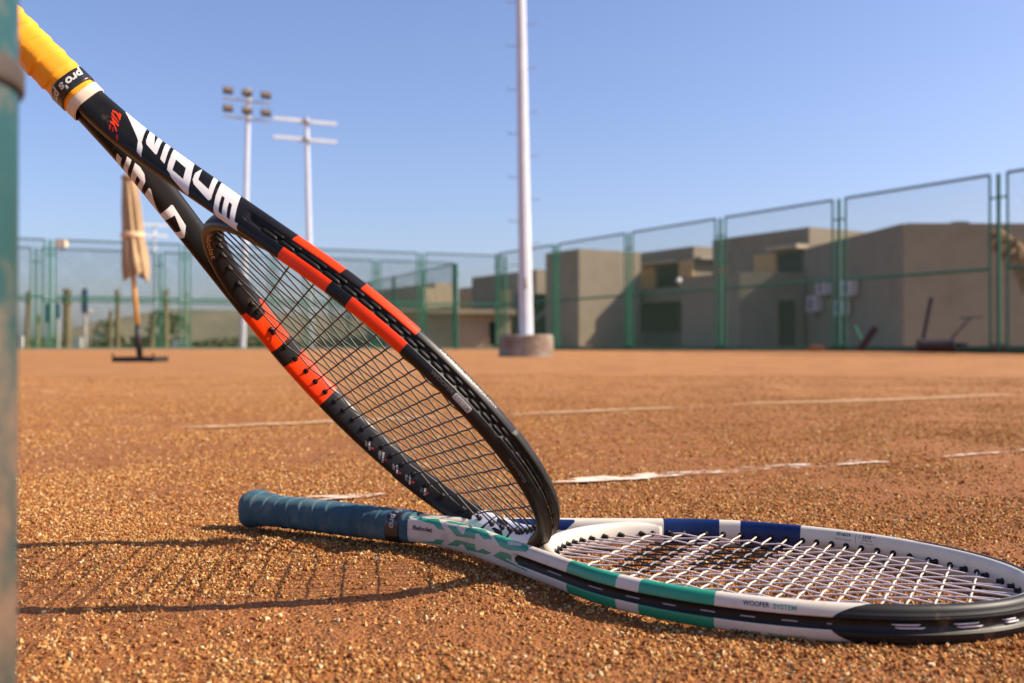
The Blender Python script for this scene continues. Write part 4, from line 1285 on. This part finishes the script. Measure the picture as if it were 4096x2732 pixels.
# ------------------------------------------------------------------ buildings
def stucco(name, c, k=0.9):
    return mat(name, c, 0.92, tuple(x * k for x in c), 1.2, dirt=tuple(x * 0.7 for x in c), dscale=0.6, damount=(0.55, 0.8), bump=0.15, bscale=30, bdist=0.01)
m_st = stucco('beige_stucco', (0.245, 0.202, 0.148))
m_st2 = stucco('grey_stucco', (0.207, 0.182, 0.138))
m_st3 = stucco('pale_stucco', (0.42, 0.345, 0.24))
m_dark = mat('dark_opening', (0.008, 0.008, 0.007), 0.9, spec=0.1)  # near-black; also paints the shade of the carport and stair recess
m_glass = mat('dark_window_glass', (0.010, 0.010, 0.010), 0.4, spec=0.2)
m_slat = mat('yellow_wood_slats', (0.62, 0.41, 0.17), 0.7, (0.54, 0.34, 0.13), 3)
m_roof = mat('flat_roof_gravel', (0.34, 0.28, 0.22), 0.95)
E1 = np.array([0.517, -0.856]); E2 = np.array([0.856, 0.517])
def block(root, corner, w1, w2, z0, z1, m, name='wall', e1=E1, e2=E2, parapet=0.18):
    """a wing whose near corner is 'corner'; it runs back along -e1 by w1 and along e2 by w2; with a low parapet"""
    c = np.array(corner[:2])
    pts = [c, c + e2 * w2, c + e2 * w2 - e1 * w1, c - e1 * w1]
    mb = MB(); mb.prism([tuple(p) for p in pts], z0, z1 - parapet)
    o = mb.build(name, m, root)
    ins = 0.16
    cen = sum(pts) / 4
    for i in range(4):
        a, b = pts[i], pts[(i + 1) % 4]
        d = (b - a) / np.linalg.norm(b - a); nn = np.array([-d[1], d[0]])
        if nn @ (cen - a) < 0: nn = -nn
        s0 = 0.0 if i % 2 == 0 else ins
        q = [a + d * s0, b - d * s0, b - d * s0 + nn * ins, a + d * s0 + nn * ins]
        mb = MB(); mb.prism([tuple(p) for p in q], z1 - parapet, z1); mb.build('parapet', m, root)
    return o
def opening(root, corner, along, s0, s1, z0, z1, m, out, name='window', depth=0.03, frame=None):
    """a recessed opening, set just proud of the facade plane with a frame round it"""
    c = np.array(corner[:2]); a = np.array(along); o_ = np.array(out)
    p0, p1 = c + a * s0, c + a * s1
    mb = MB(); q = [p0 + o_ * 0.004, p1 + o_ * 0.004, p1 - o_ * 0.25, p0 - o_ * 0.25]
    mb.prism([tuple(x) for x in q], z0, z1)
    w = mb.build(name, m, root)
    if frame is not None:
        mb = MB(); t = 0.09
        for (sa, sb, za, zb) in ((s0 - t, s0, z0, z1 + t), (s1, s1 + t, z0, z1 + t), (s0, s1, z1, z1 + t)):
            pa, pb = c + a * sa, c + a * sb
            mb.prism([tuple(pa + o_ * 0.05), tuple(pb + o_ * 0.05), tuple(pb - o_ * 0.05), tuple(pa - o_ * 0.05)], za, zb)
        mb.build('frame', frame, w)
    return w
def screen(root, corner, along, s0, s1, z0, z1, out, n=6):
    c = np.array(corner[:2]); a = np.array(along); o_ = np.array(out)
    for k in range(n):
        f0 = s0 + (s1 - s0) * (k + 0.08) / n; f1 = s0 + (s1 - s0) * (k + 0.86) / n
        pa, pb = c + a * f0, c + a * f1
        mb = MB(); mb.prism([tuple(pa + o_ * 0.14), tuple(pb + o_ * 0.14), tuple(pb + o_ * 0.06), tuple(pa + o_ * 0.06)], z0, z1)
        mb.build('slat', m_slat, root)
O1 = np.array([-0.856, -0.517])            # outward normal of the receding facades
O2 = np.array([0.517, -0.856])             # outward normal of the sunny facades

# large plain building at the right
b4 = empty('stucco_building'); tag(b4, 'big plain grey brown building at the right with a slanting roof edge', 'building', 'stucco buildings')
cA = np.array(P(3616, 892, 38.5)[:2]); zt = P(3616, 892, 38.5)[2]
cL = np.array(P(3222, 998, 48.3)[:2])
mb = MB(); mb.prism([tuple(cL), tuple(cA), (cA[0] + 14, cA[1] + 0.15), (cA[0] + 14, cA[1] + 12), (cL[0] + 2, cL[1] + 2.5)], -0.1, zt - 0.15); mb.build('wall', m_st2, b4)
dl = cA - cL; Ld = np.linalg.norm(dl); dl /= Ld
mb = MB(); nL = np.array([dl[1], -dl[0]])
mb.prism([tuple(cL), tuple(cA), tuple(cA + np.array([0.15, 0.15])), tuple(cL + np.array([0.2, 0.1]))], zt - 0.15, zt)
mb.prism([tuple(cA + np.array([0.16, 0.004])), (cA[0] + 14, cA[1] + 0.154), (cA[0] + 14, cA[1] + 0.35), (cA[0] + 0.16, cA[1] + 0.2)], zt - 0.15, zt)
mb.build('parapet', m_st2, b4)
mb = MB(); q = P(3848, 886, 38.9); mb.prism([(q[0] - 0.3, q[1]), (q[0] + 0.3, q[1]), (q[0] + 0.3, q[1] + 0.4), (q[0] - 0.3, q[1] + 0.4)], zt - 0.1, zt + 0.12); mb.build('roof_vent', m_st, b4)
# middle house: low terrace wing and upper storey
b2 = empty('stucco_building'); tag(b2, 'two storey house in the middle right with a roof terrace and a dark door', 'building', 'stucco buildings')
cu = np.array(P(3238, 907, 49.5)[:2]); zu = P(3238, 907, 49.5)[2]
block(b2, cu, 7.0, 9.0, -0.1, zu, m_st)
cl = np.array(P(2959, 1088, 47.6)[:2]); zl = P(2959, 1088, 47.6)[2]
block(b2, cl, 4.2, 3.2, -0.1, zl, m_st2, e2=np.array([0.99, 0.12]))
ax_ = np.array([0.99, 0.12]); out_ = np.array([0.12, -0.99])
sd = lambda px: ((px - 2048) / FPX * cl[1] - cl[0])
opening(b2, cl, ax_, 1.92, 2.76, 0.0, 2.45, m_dark, out_, 'door', frame=m_st2)
opening(b2, cu, -E1, 0.4, 2.0, 3.95, 5.0, m_glass, O1, 'window', frame=m_st)
screen(b2, cu, -E1, 2.1, 3.7, 3.75, 5.05, O1, 7)
mb = MB(); pa, pb = cu - E1 * 0.0, cu - E1 * 2.1
mb.prism([tuple(pa + O1 * 0.9), tuple(pb + O1 * 0.9), tuple(pb + O1 * 0.02), tuple(pa + O1 * 0.02)], 5.1, 5.32); mb.build('canopy', m_st3, b2)
mb = MB(); q = cl + ax_ * 0.4 - E1 * 1.8; mb.box((q[0], q[1], zl + 0.12), (0.45, 0.4, 0.42)); mb.build('red_pot', mat('terracotta', (0.35, 0.06, 0.035), 0.8), b2)
# left middle house
b1 = empty('stucco_building'); tag(b1, 'two storey house with a carport below and wooden screens above', 'building', 'stucco buildings')
c1 = np.array(P(2775, 984, 58.9)[:2]); z1_ = P(2775, 984, 58.9)[2]
block(b1, c1, 10.5, 8.0, 3.0, z1_, m_st)
cb = c1 + O1 * 1.0
mb = MB(); pts = [cb + E1 * 1.4, cb + E2 * 7 + E1 * 1.4, cb + E2 * 7 - E1 * 10.5, cb - E1 * 10.5]; mb.prism([tuple(p) for p in pts], 2.95, 3.75); mb.build('terrace', m_st2, b1)
mb = MB(); pts = [cb + E1 * 1.4 + E2 * 3.0, cb + E2 * 7 + E1 * 1.4, cb + E2 * 7 - E1 * 10.5, cb - E1 * 10.5 + E2 * 3.0]; mb.prism([tuple(p) for p in pts], -0.1, 2.94); mb.build('back_wall', m_dark, b1)  # near-black wall colour stands in for the carport's shade
mb = MB(); q = cb - E1 * 8.3 + E2 * 0.3; mb.prism([tuple(q + np.array(v) * 0.14) for v in ((-1, -1), (1, -1), (1, 1), (-1, 1))], -0.1, 2.94); mb.build('column', m_st3, b1)
mb = MB(); pts = [cb - E1 * 8.0 + E2 * 2.0, cb + E2 * 2.2 - E1 * 1.0, cb + E2 * 2.4 - E1 * 1.0, cb - E1 * 8.0 + E2 * 2.2]; mb.prism([tuple(p) for p in pts], -0.1, 1.1); mb.build('low_wall', m_st2, b1)
opening(b1, c1, -E1, 1.3, 3.3, 3.85, 5.2, m_glass, O1, 'window', frame=m_st)
screen(b1, c1, -E1, 3.5, 5.2, 3.75, 5.25, O1, 5); screen(b1, c1, -E1, -0.1, 1.2, 3.75, 5.4, O1, 5)
mb = MB(); pa, pb = c1 - E1 * 1.2, c1 - E1 * 4.4; mb.prism([tuple(pa + O1 * 0.6), tuple(pb + O1 * 0.6), tuple(pb + O1 * 0.02), tuple(pa + O1 * 0.02)], 5.3, 5.5); mb.build('canopy', m_st3, b1)
mb = MB(); pa, pb = c1 + E2 * 0.1 + O2 * 0.02, c1 + E2 * 4.0 + O2 * 0.02; mb.prism([tuple(pa), tuple(pb), tuple(pb + O2 * 0.5), tuple(pa + O2 * 0.5)], 5.42, 5.55); mb.build('ledge', m_bar, b1)
# white globe lamp in front of it
q = P(2716, 1122, 45.0)
gl = empty('globe_lamp', (q[0], q[1], 0)); tag(gl, 'white globe lamp on a thin post before the carport house', 'lamp')
mb = MB(); mb.lathe([(0.015, -0.12), (0.08, -0.10), (0.12, -0.04), (0.125, 0.015), (0.10, 0.08), (0.04, 0.12)], (0, 0, q[2]), 20); mb.build('globe', mat('opal_glass', (0.82, 0.84, 0.92), 0.2), gl, True)
mb = MB(); mb.tube([(0, 0, -0.1), (0, 0, 1.5), (0, 0, q[2] - 0.10)], 0.014, 8); mb.build('post', m_iron, gl)
# stair tower block left of it
b0 = empty('stucco_building'); tag(b0, 'tall boxy block with one sunlit face right of the light pole', 'building', 'stucco buildings')
c0 = np.array(P(2316, 994, 58.4)[:2]); z0_ = P(2316, 994, 58.4)[2]
block(b0, c0, 3.6, 4.6, -0.1, z0_, m_st)
# far houses beyond the corner of the court
bm1 = empty('stucco_building'); tag(bm1, 'dark far house seen between the fence corner and the light pole', 'building', 'stucco buildings')
cc = np.array(P(2146, 1078, 74.0)[:2]); zz = P(2146, 1078, 74.0)[2]
block(bm1, cc, 10.0, 3.0, -0.1, zz, m_st)
opening(bm1, cc, -E1, 3.6, 5.6, 3.1, 4.7, m_slat, O1, 'shutter', frame=m_st); opening(bm1, cc, E2, 0.7, 1.1, 3.2, 4.2, m_glass, O2, 'window')
bm2 = empty('stucco_building'); tag(bm2, 'small stepped far house left of the dark one', 'building', 'stucco buildings')
cc = np.array(P(1932, 1143, 96.0)[:2]); zz = P(1932, 1143, 96.0)[2]
block(bm2, cc, 5.0, 2.2, -0.1, zz, m_st); block(bm2, cc + E1 * 1.2, 1.1, 1.6, -0.1, zz - 1.3, m_st3)
# low building with a lit fascia
bl = empty('low_pavilion'); tag(bl, 'low flat roofed pavilion with a pale fascia and dark door behind the fence corner', 'building', 'stucco buildings')
dP = 72.0
x0, x1 = P(1560, 0, dP)[0], P(2044, 0, dP)[0]
zf = P(0, 1238, dP)[2]
eP = np.array([0.985, 0.17]); oP = np.array([0.17, -0.985])
cP = np.array([x0, dP - 1.0])
LP = (x1 - x0) / 0.985
mb = MB(); pts = [cP, cP + eP * LP, cP + eP * LP - oP * 6, cP - oP * 6]; mb.prism([tuple(p) for p in pts], -0.1, zf - 0.32); mb.build('wall', m_st3, bl)
mb = MB(); pts = [cP + oP * 0.7 - eP * 0.3, cP + oP * 0.7 + eP * (LP + 0.6), cP + eP * (LP + 0.6) - oP * 6.2, cP - oP * 6.2 - eP * 0.3]; mb.prism([tuple(p) for p in pts], zf - 0.32, zf); mb.build('roof_slab', m_st3, bl)
opening(bl, cP, eP, LP - 1.62, LP - 1.05, 0.35, 2.05, m_dark, oP, 'door', frame=m_st3)
# olive block behind it
bo = empty('stucco_building'); tag(bo, 'wide olive beige block behind the low pavilion', 'building', 'stucco buildings')
cO = np.array(P(1740, 1132, 92.0)[:2]); zO = P(1740, 1132, 92.0)[2]
block(bo, cO, 16.0, 2.4, -0.1, zO, m_st3); block(bo, cO + E1 * 0.6 - E2 * 1.6, 4.0, 1.5, -0.1, zO - 0.45, m_st3)
# curved ramp in the shade right of the pole
rp = MB()
pts = []
for t in np.linspace(0, 1, 12):
    q = P(2120 + 100 * t, 1300 - 62 * math.sin(t * math.pi / 2), 64.0); pts.append((q[0], q[1], q[2]))
rp.tube(pts, 0.16, 6); tag(rp.build('stair_rail_wall', m_st2), 'curved grey stair wall in the shade right of the light pole', 'stair')
vs_ = MB(); q = P(2165, 1380, 68.0); vs_.box((q[0] - 0.2, q[1] + 1.0, 1.9), (3.0, 0.4, 4.0)); tag(vs_.build('garden_wall', m_dark), 'near-black slab painting in the shade behind the stair', 'wall')  # slab coloured near-black in place of the shaded recess

# air conditioner units on the wall of the right hand building
m_ac = mat('white_ac_case', (0.50, 0.50, 0.54), 0.5)
m_grille = mat('grey_fan_grille', (0.20, 0.20, 0.22), 0.5)
nW = np.array([-dl[1], dl[0]])
if nW[0] > 0: nW = -nW
def ac_unit(px, py, d, w, h, label):
    q = P(px, py, d)
    base = cL + dl * max(0.5, min(Ld - 0.5, (d - cL[1]) / dl[1])) + nW * 0.25
    a = empty('air_conditioner', (base[0], base[1], q[2])); tag(a, label, 'air conditioner', 'air conditioners on the right building')
    an = math.atan2(dl[1], dl[0])
    mb = MB(); mb.box((0, 0, 0), (w, 0.34, h), an); mb.build('case', m_ac, a)
    mb = MB(); c = nW * 0.18
    n = 20
    v = [(c[0] + dl[0] * math.cos(t) * h * 0.38, c[1] + dl[1] * math.cos(t) * h * 0.38, math.sin(t) * h * 0.38) for t in np.linspace(0, 2 * math.pi, n + 1)[:-1]]
    v2 = [(x + nW[0] * 0.03, y + nW[1] * 0.03, z) for x, y, z in v]
    mb.add(v + v2, [tuple(range(n, 2 * n))] + [(i, (i + 1) % n, n + (i + 1) % n, n + i) for i in range(n)]); mb.build('fan_grille', m_grille, a)
    mb = MB(); mb.tube([(0, 0, -h / 2), (dl[0] * 0.2, dl[1] * 0.2, -h / 2 - 0.12), (-nW[0] * 0.3, -nW[1] * 0.3, -h / 2 - 0.12)], 0.025, 6); mb.build('bracket', m_bar, a)
ac_unit(3322, 1150, 45.5, 1.0, 0.66, 'upper air conditioner left of the fence post on the right building')
ac_unit(3275, 1215, 46.6, 1.1, 0.72, 'lower air conditioner left of the fence post on the right building')
ac_unit(3430, 1152, 42.8, 0.95, 0.66, 'upper air conditioner right of the fence post on the right building')
ac_unit(3392, 1232, 43.6, 1.0, 0.62, 'lower air conditioner right of the fence post on the right building')

# ------------------------------------------------------------------ things standing along the right fence
def at_fence(px, off=0.6):
    k = (px - 2048) / FPX
    p1 = np.array([-0.45, 39.4]) + np.array([-0.856, -0.517]) * off
    t = (k * p1[1] - p1[0]) / (eR[0] - k * eR[1])
    return p1 + eR * t
m_roller = mat('dark_maroon_iron', (0.026, 0.014, 0.015), 0.6, (0.036, 0.018, 0.017), 8)
q = at_fence(3740, 0.8); d_ = q[1]
roll = empty('court_roller', (q[0], q[1], 0.075)); tag(roll, 'dark iron court roller with a raised handle beside the right fence', 'roller')
w_ = (3812 - 3674) / FPX * d_; r_ = (1404 - 1358) / FPX * d_ / 2 + 0.02
ca, sa = 0.97, -0.22
mb = MB(); mb.tube([(-w_ / 2 * ca, -w_ / 2 * sa, r_), (w_ / 2 * ca, w_ / 2 * sa, r_)], r_, 28); mb.build('drum', m_roller, roll)
mb = MB(); mb.tube([(-w_ * 0.28, 0.1, r_ * 1.9), (-w_ * 0.02, 0.14, r_ + 1.05)], 0.05, 8); mb.build('upright_handle', m_roller, roll)
mb = MB(); mb.tube([(w_ * 0.15, 0, r_ * 1.4), (w_ * 0.55, 0.2, r_ * 1.8), (w_ * 1.25, 0.35, r_ + 0.62)], 0.03, 8); mb.tube([(w_ * 0.95, 0.35, r_ + 0.62), (w_ * 1.6, 0.3, r_ + 0.64)], 0.024, 8); mb.build('pull_bar', m_roller, roll)
mb = MB(); mb.lathe([(0.02, -0.04), (0.13, -0.04), (0.13, 0.04), (0.02, 0.04)], (w_ * 0.72, -0.1, 0.16), 16); mb.build('wheel', m_roller, roll)
q = at_fence(3470, 0.35)
brd = MB(); brd.box((0, 0, 0), (0.16, 0.05, 0.68)); o = brd.build('leaning_board', m_roller); o.location = (q[0], q[1], 0.38); o.rotation_euler = (0.1, math.radians(34), 0)
tag(o, 'dark board leaning against the right fence left of the roller', 'board')
q = at_fence(3440, 0.25)
stk = MB(); stk.tube([(0, 0, -0.25), (0, 0, 0.30)], 0.03, 8); o = stk.build('teal_stick', mat('teal_plastic', (0.02, 0.20, 0.13), 0.5)); o.location = (q[0], q[1], 0.42); o.rotation_euler = (0, math.radians(-24), 0)
tag(o, 'teal stick leaning beside the dark board', 'stick')
q = at_fence(3262, 0.4)
bag = MB(); bag.lathe([(0.02, 0), (0.20, 0.02), (0.22, 0.10), (0.15, 0.20), (0.03, 0.23)], n=14); o = bag.build('sand_heap', mat('orange_sand', (0.30, 0.125, 0.05), 0.9), None, True); o.location = (q[0], q[1], 0.08); o.scale = (1.1, 0.6, 0.7)
tag(o, 'small heap of orange sand at the foot of the right fence', 'sand heap')
# dry palm stem leaning in at the right edge
m_palm = mat('dry_palm_fibre', (0.26, 0.17, 0.08), 0.95, (0.15, 0.095, 0.045), 14, bump=0.6, bscale=30, bdist=0.02)
pl = empty('dry_palm', (0, 0, 0)); tag(pl, 'dry leaning palm stem with a shaggy head at the right edge', 'palm tree')
dPm = 30.0
pth = [P(x, y, dPm) for x, y in ((4230, 1420), (4180, 1240), (4120, 1080), (4060, 985), (3990, 930))]
mb = MB(); mb.tube(pth, [0.26, 0.25, 0.24, 0.20, 0.14], 14); mb.build('trunk', m_palm, pl)
for k in range(150):
    t = rng.uniform(0.2, 1.0)
    i = min(3, int(t * 4)); f_ = t * 4 - i
    c = np.array(pth[i]) * (1 - f_) + np.array(pth[i + 1]) * f_
    a = rng.uniform(0, 6.28); L_ = rng.uniform(0.2, 0.55)
    d = np.array([math.cos(a) * 0.5 - 0.3, math.sin(a) * 0.5, rng.uniform(-1.2, 0.1)]); d /= np.linalg.norm(d)
    mb = MB(); mb.tube([c, c + d * L_ * 0.5, c + d * L_ + np.array([0, 0, -0.12])], [0.075, 0.06, 0.015], 5); mb.build('leaf_stub', m_palm, pl)

# ------------------------------------------------------------------ left background: palms, hills, hedge, banners
m_hill = mat('dry_hill', (0.16, 0.135, 0.075), 0.95, (0.11, 0.105, 0.055), 0.06)
def hill(pts, d, depth, label):
    """a ridge whose skyline passes the given points, with sloping flanks"""
    vs = []; fs = []
    P_ = [P(x, y, d) for x, y in pts]
    xs = np.linspace(P_[0][0], P_[-1][0], 60); zs = np.interp(xs, [p[0] for p in P_], [p[2] for p in P_])
    zs = np.maximum(zs + 0.5 * fbm(xs * 0.12, xs * 0 + d, 8), 0.05)
    for yk, hk in ((-depth, 0.0), (-depth * 0.6, 0.45), (-depth * 0.25, 0.85), (0, 1.0), (depth * 0.6, 0.6), (depth, 0.0)):
        for x, z in zip(xs, zs): vs.append((x, d + yk + 2 * math.sin(x * 0.2), z * hk - 0.05))
    for r_i in range(5):
        for k in range(59): fs.append((r_i * 60 + k, r_i * 60 + k + 1, r_i * 60 + k + 61, r_i * 60 + k + 60))
    o = link_mesh('hill', vs, fs, m_hill, None, True); tag(o, kind='structure', label=label); return o
hill([(300, 1394), (400, 1340), (470, 1270), (530, 1265), (610, 1252), (690, 1238), (900, 1236), (1150, 1252), (1400, 1262), (1700, 1300), (1900, 1390)], 190, 40, 'low olive hill far behind the back fence')
m_ley = mat('olive_leaves', (0.050, 0.075, 0.022), 0.8, (0.075, 0.10, 0.03), 2)
m_grass = mat('dry_verge_grass', (0.20, 0.22, 0.09), 0.95, (0.26, 0.25, 0.12), 0.5)
mb = MB(); mb.prism([(-40, 44.5), (-4.0, 60), (-4.0, 150), (-80, 150)], -0.05, 0.12); tag(mb.build('grass_verge', m_grass), kind='structure', label='pale grass beyond the back fence')
def shrub(name, label, px, py_top, d, w, cat, n=260, group=None):
    q = P(px, 1400, d); h = P(px, py_top, d)[2]
    r = empty(name, (q[0], q[1], 0)); tag(r, label, cat, group)
    mb = MB()
    for k in range(n):
        a = rng.uniform(0, 6.283); zz = rng.random() ** 0.8; rr = (w / 2) * math.sqrt(rng.random()) * (1 - 0.55 * zz ** 2)
        c = np.array([rr * math.cos(a), rr * math.sin(a), 0.1 + zz * (h - 0.1)])
        s_ = rng.uniform(0.10, 0.22) * max(0.6, h / 3)
        e = Euler((rng.uniform(0, 6.28), rng.uniform(0, 6.28), 0)).to_matrix()
        v = [Vector(c) + e @ Vector(p) * s_ for p in ((-1, -0.4, 0), (1, -0.4, 0), (0.6, 0.6, 0.3), (-0.6, 0.6, -0.2))]
        mb.add(v, [(0, 1, 2, 3)])
    mb.build('foliage', m_ley, r)
    mb = MB(); mb.tube([(0, 0, -0.05), (0.05, 0, h * 0.6)], [0.07, 0.04], 7); mb.build('stem', m_palm, r)
    return r
shrub('bush', 'dark bush left of the parasol pole far behind the fence', 425, 1285, 100, 3.4, 'bush')
shrub('bush', 'dark tree right of the parasol far behind the fence', 645, 1245, 95, 3.2, 'bush')
shrub('bush', 'wide dark bush between the black racket and the first lamp pole', 700, 1262, 110, 4.0, 'bush')
mb = MB()
for k in range(2600):
    x = rng.uniform(-62, -8); y = 96 + 0.25 * (x + 40) + rng.uniform(-2, 2); z = rng.random() * 1.0 * (0.6 + 0.5 * math.sin(x * 0.3) ** 2)
    s_ = rng.uniform(0.15, 0.35); a = rng.uniform(0, 3.14)
    mb.add([(x - s_ * math.cos(a), y - s_ * math.sin(a), z), (x + s_ * math.cos(a), y + s_ * math.sin(a), z), (x + s_ * 0.5, y, z + s_), (x - s_ * 0.5, y, z + s_ * 0.9)], [(0, 1, 2, 3)])
tag(mb.build('hedge', mat('verge_leaves', (0.10, 0.12, 0.045), 0.85, (0.15, 0.15, 0.06), 1)), kind='stuff', label='low hedge far behind the back fence')
m_trunk = mat('palm_trunk_bark', (0.20, 0.155, 0.075), 0.95, (0.13, 0.11, 0.05), 6, bump=0.6, bscale=20, bdist=0.03)
def palm_trunk(px, py, d, w, label, leanpx=0, shaggy=0):
    b = P(px, 1400, d); t = P(px + leanpx, py, d)
    r = empty('palm_trunk', (b[0], b[1], 0)); tag(r, label, 'palm tree', 'bare palm trunks behind the back fence')
    n = 14; pts = []; rr = []
    for k in range(n + 1):
        f_ = k / n
        pts.append((0 + (t[0] - b[0]) * f_, 0, -0.05 + (t[2] + 0.05) * f_)); rr.append(w / 2 * (1.08 - 0.2 * f_ + 0.05 * math.sin(k * 2.1)))
    mb = MB(); mb.tube(pts, rr, 10); mb.build('trunk', m_trunk, r)
    mb = MB()
    for k in range(16 + shaggy):
        a = rng.uniform(0, 6.28); f_ = rng.uniform(0.7, 1.0); L_ = rng.uniform(0.2, 0.5)
        c = np.array([(t[0] - b[0]) * f_, 0, t[2] * f_])
        mb.tube([c, c + [math.cos(a) * w * 0.5, math.sin(a) * w * 0.5, L_ * 0.6], c + [math.cos(a) * w * 0.6, math.sin(a) * w * 0.6, L_]], [w * 0.16, w * 0.12, 0.01], 5)
    mb.build('cut_fronds', m_trunk, r)
palm_trunk(104, 1168, 58, 0.25, 'thin dark palm trunk leaning beside the green post', 10)
palm_trunk(150, 1270, 74, 0.30, 'short palm trunk right of the thin dark one')
palm_trunk(270, 1172, 56, 0.42, 'thickest palm trunk left of the parasol', -4, 10)
palm_trunk(442, 1250, 80, 0.30, 'short pale palm trunk left of the parasol pole')
palm_trunk(470, 1172, 62, 0.30, 'tall slim palm trunk just left of the parasol pole', 0)
palm_trunk(604, 1262, 88, 0.5, 'squat yellowish palm trunk right of the parasol', 10, 20)
palm_trunk(664, 1180, 60, 0.36, 'palm trunk with loose fronds well right of the parasol', -3, 10)
palm_trunk(742, 1182, 57, 0.20, 'slim dark palm trunk nearest the black racket')
m_ban = mat('blue_banner', (0.055, 0.13, 0.22), 0.7); m_wp = mat('white_post', (0.44, 0.45, 0.42), 0.7)
def banner(px, pw, y0, y1, d, label):
    q = P(px, 1400, d); w = pw / FPX * d
    r = empty('banner_post', (q[0], q[1], 0)); tag(r, label, 'banner', 'blue banners behind the back fence')
    zt_, zb_ = P(0, y0, d)[2], P(0, y1, d)[2]
    mb = MB(); mb.box((0, 0, (zt_ + zb_) / 2), (w, 0.06, zt_ - zb_)); mb.build('banner', m_ban, r)
    mb = MB(); mb.tube([(0, 0.08, -0.05), (0, 0.08, zt_ + 0.1)], w * 0.28, 10); mb.build('post', m_wp, r)
banner(338, 24, 1158, 1252, 52, 'tall blue banner on a white post left of the parasol')
banner(192, 22, 1216, 1290, 54, 'blue banner left of the fence lamp')
banner(231, 16, 1212, 1274, 54, 'narrow blue banner under the fence lamp')
q = P(358, 1246, 50); bl_ = empty('globe_lamp', (q[0], q[1], 0)); tag(bl_, 'small white globe lamp beside the tall blue banner', 'lamp')
mb = MB(); mb.lathe([(0.02, -0.13), (0.10, -0.09), (0.135, 0), (0.10, 0.09), (0.02, 0.13)], (0, 0, q[2]), 16); mb.build('globe', m_wp, bl_, True)
mb = MB(); mb.tube([(0, 0, -0.05), (0, 0, q[2] - 0.12)], 0.02, 6); mb.build('post', m_bar, bl_)
for px0, px1, y0, y1, d, lab in ((294, 326, 1350, 1372, 84, 'short white wall left of the parasol pole'), (378, 448, 1338, 1354, 110, 'long white wall behind the parasol pole'), (70, 92, 1345, 1375, 70, 'white wall piece beside the green post'), (690, 760, 1358, 1378, 90, 'pale wall right of the parasol')):
    a, b = P(px0, y0, d), P(px1, y1, d)
    mb = MB(); mb.box(((a[0] + b[0]) / 2, d, a[2] / 2 - 0.03), (b[0] - a[0], 0.4, a[2] + 0.06)); tag(mb.build('garden_wall', m_wp), lab, 'wall')
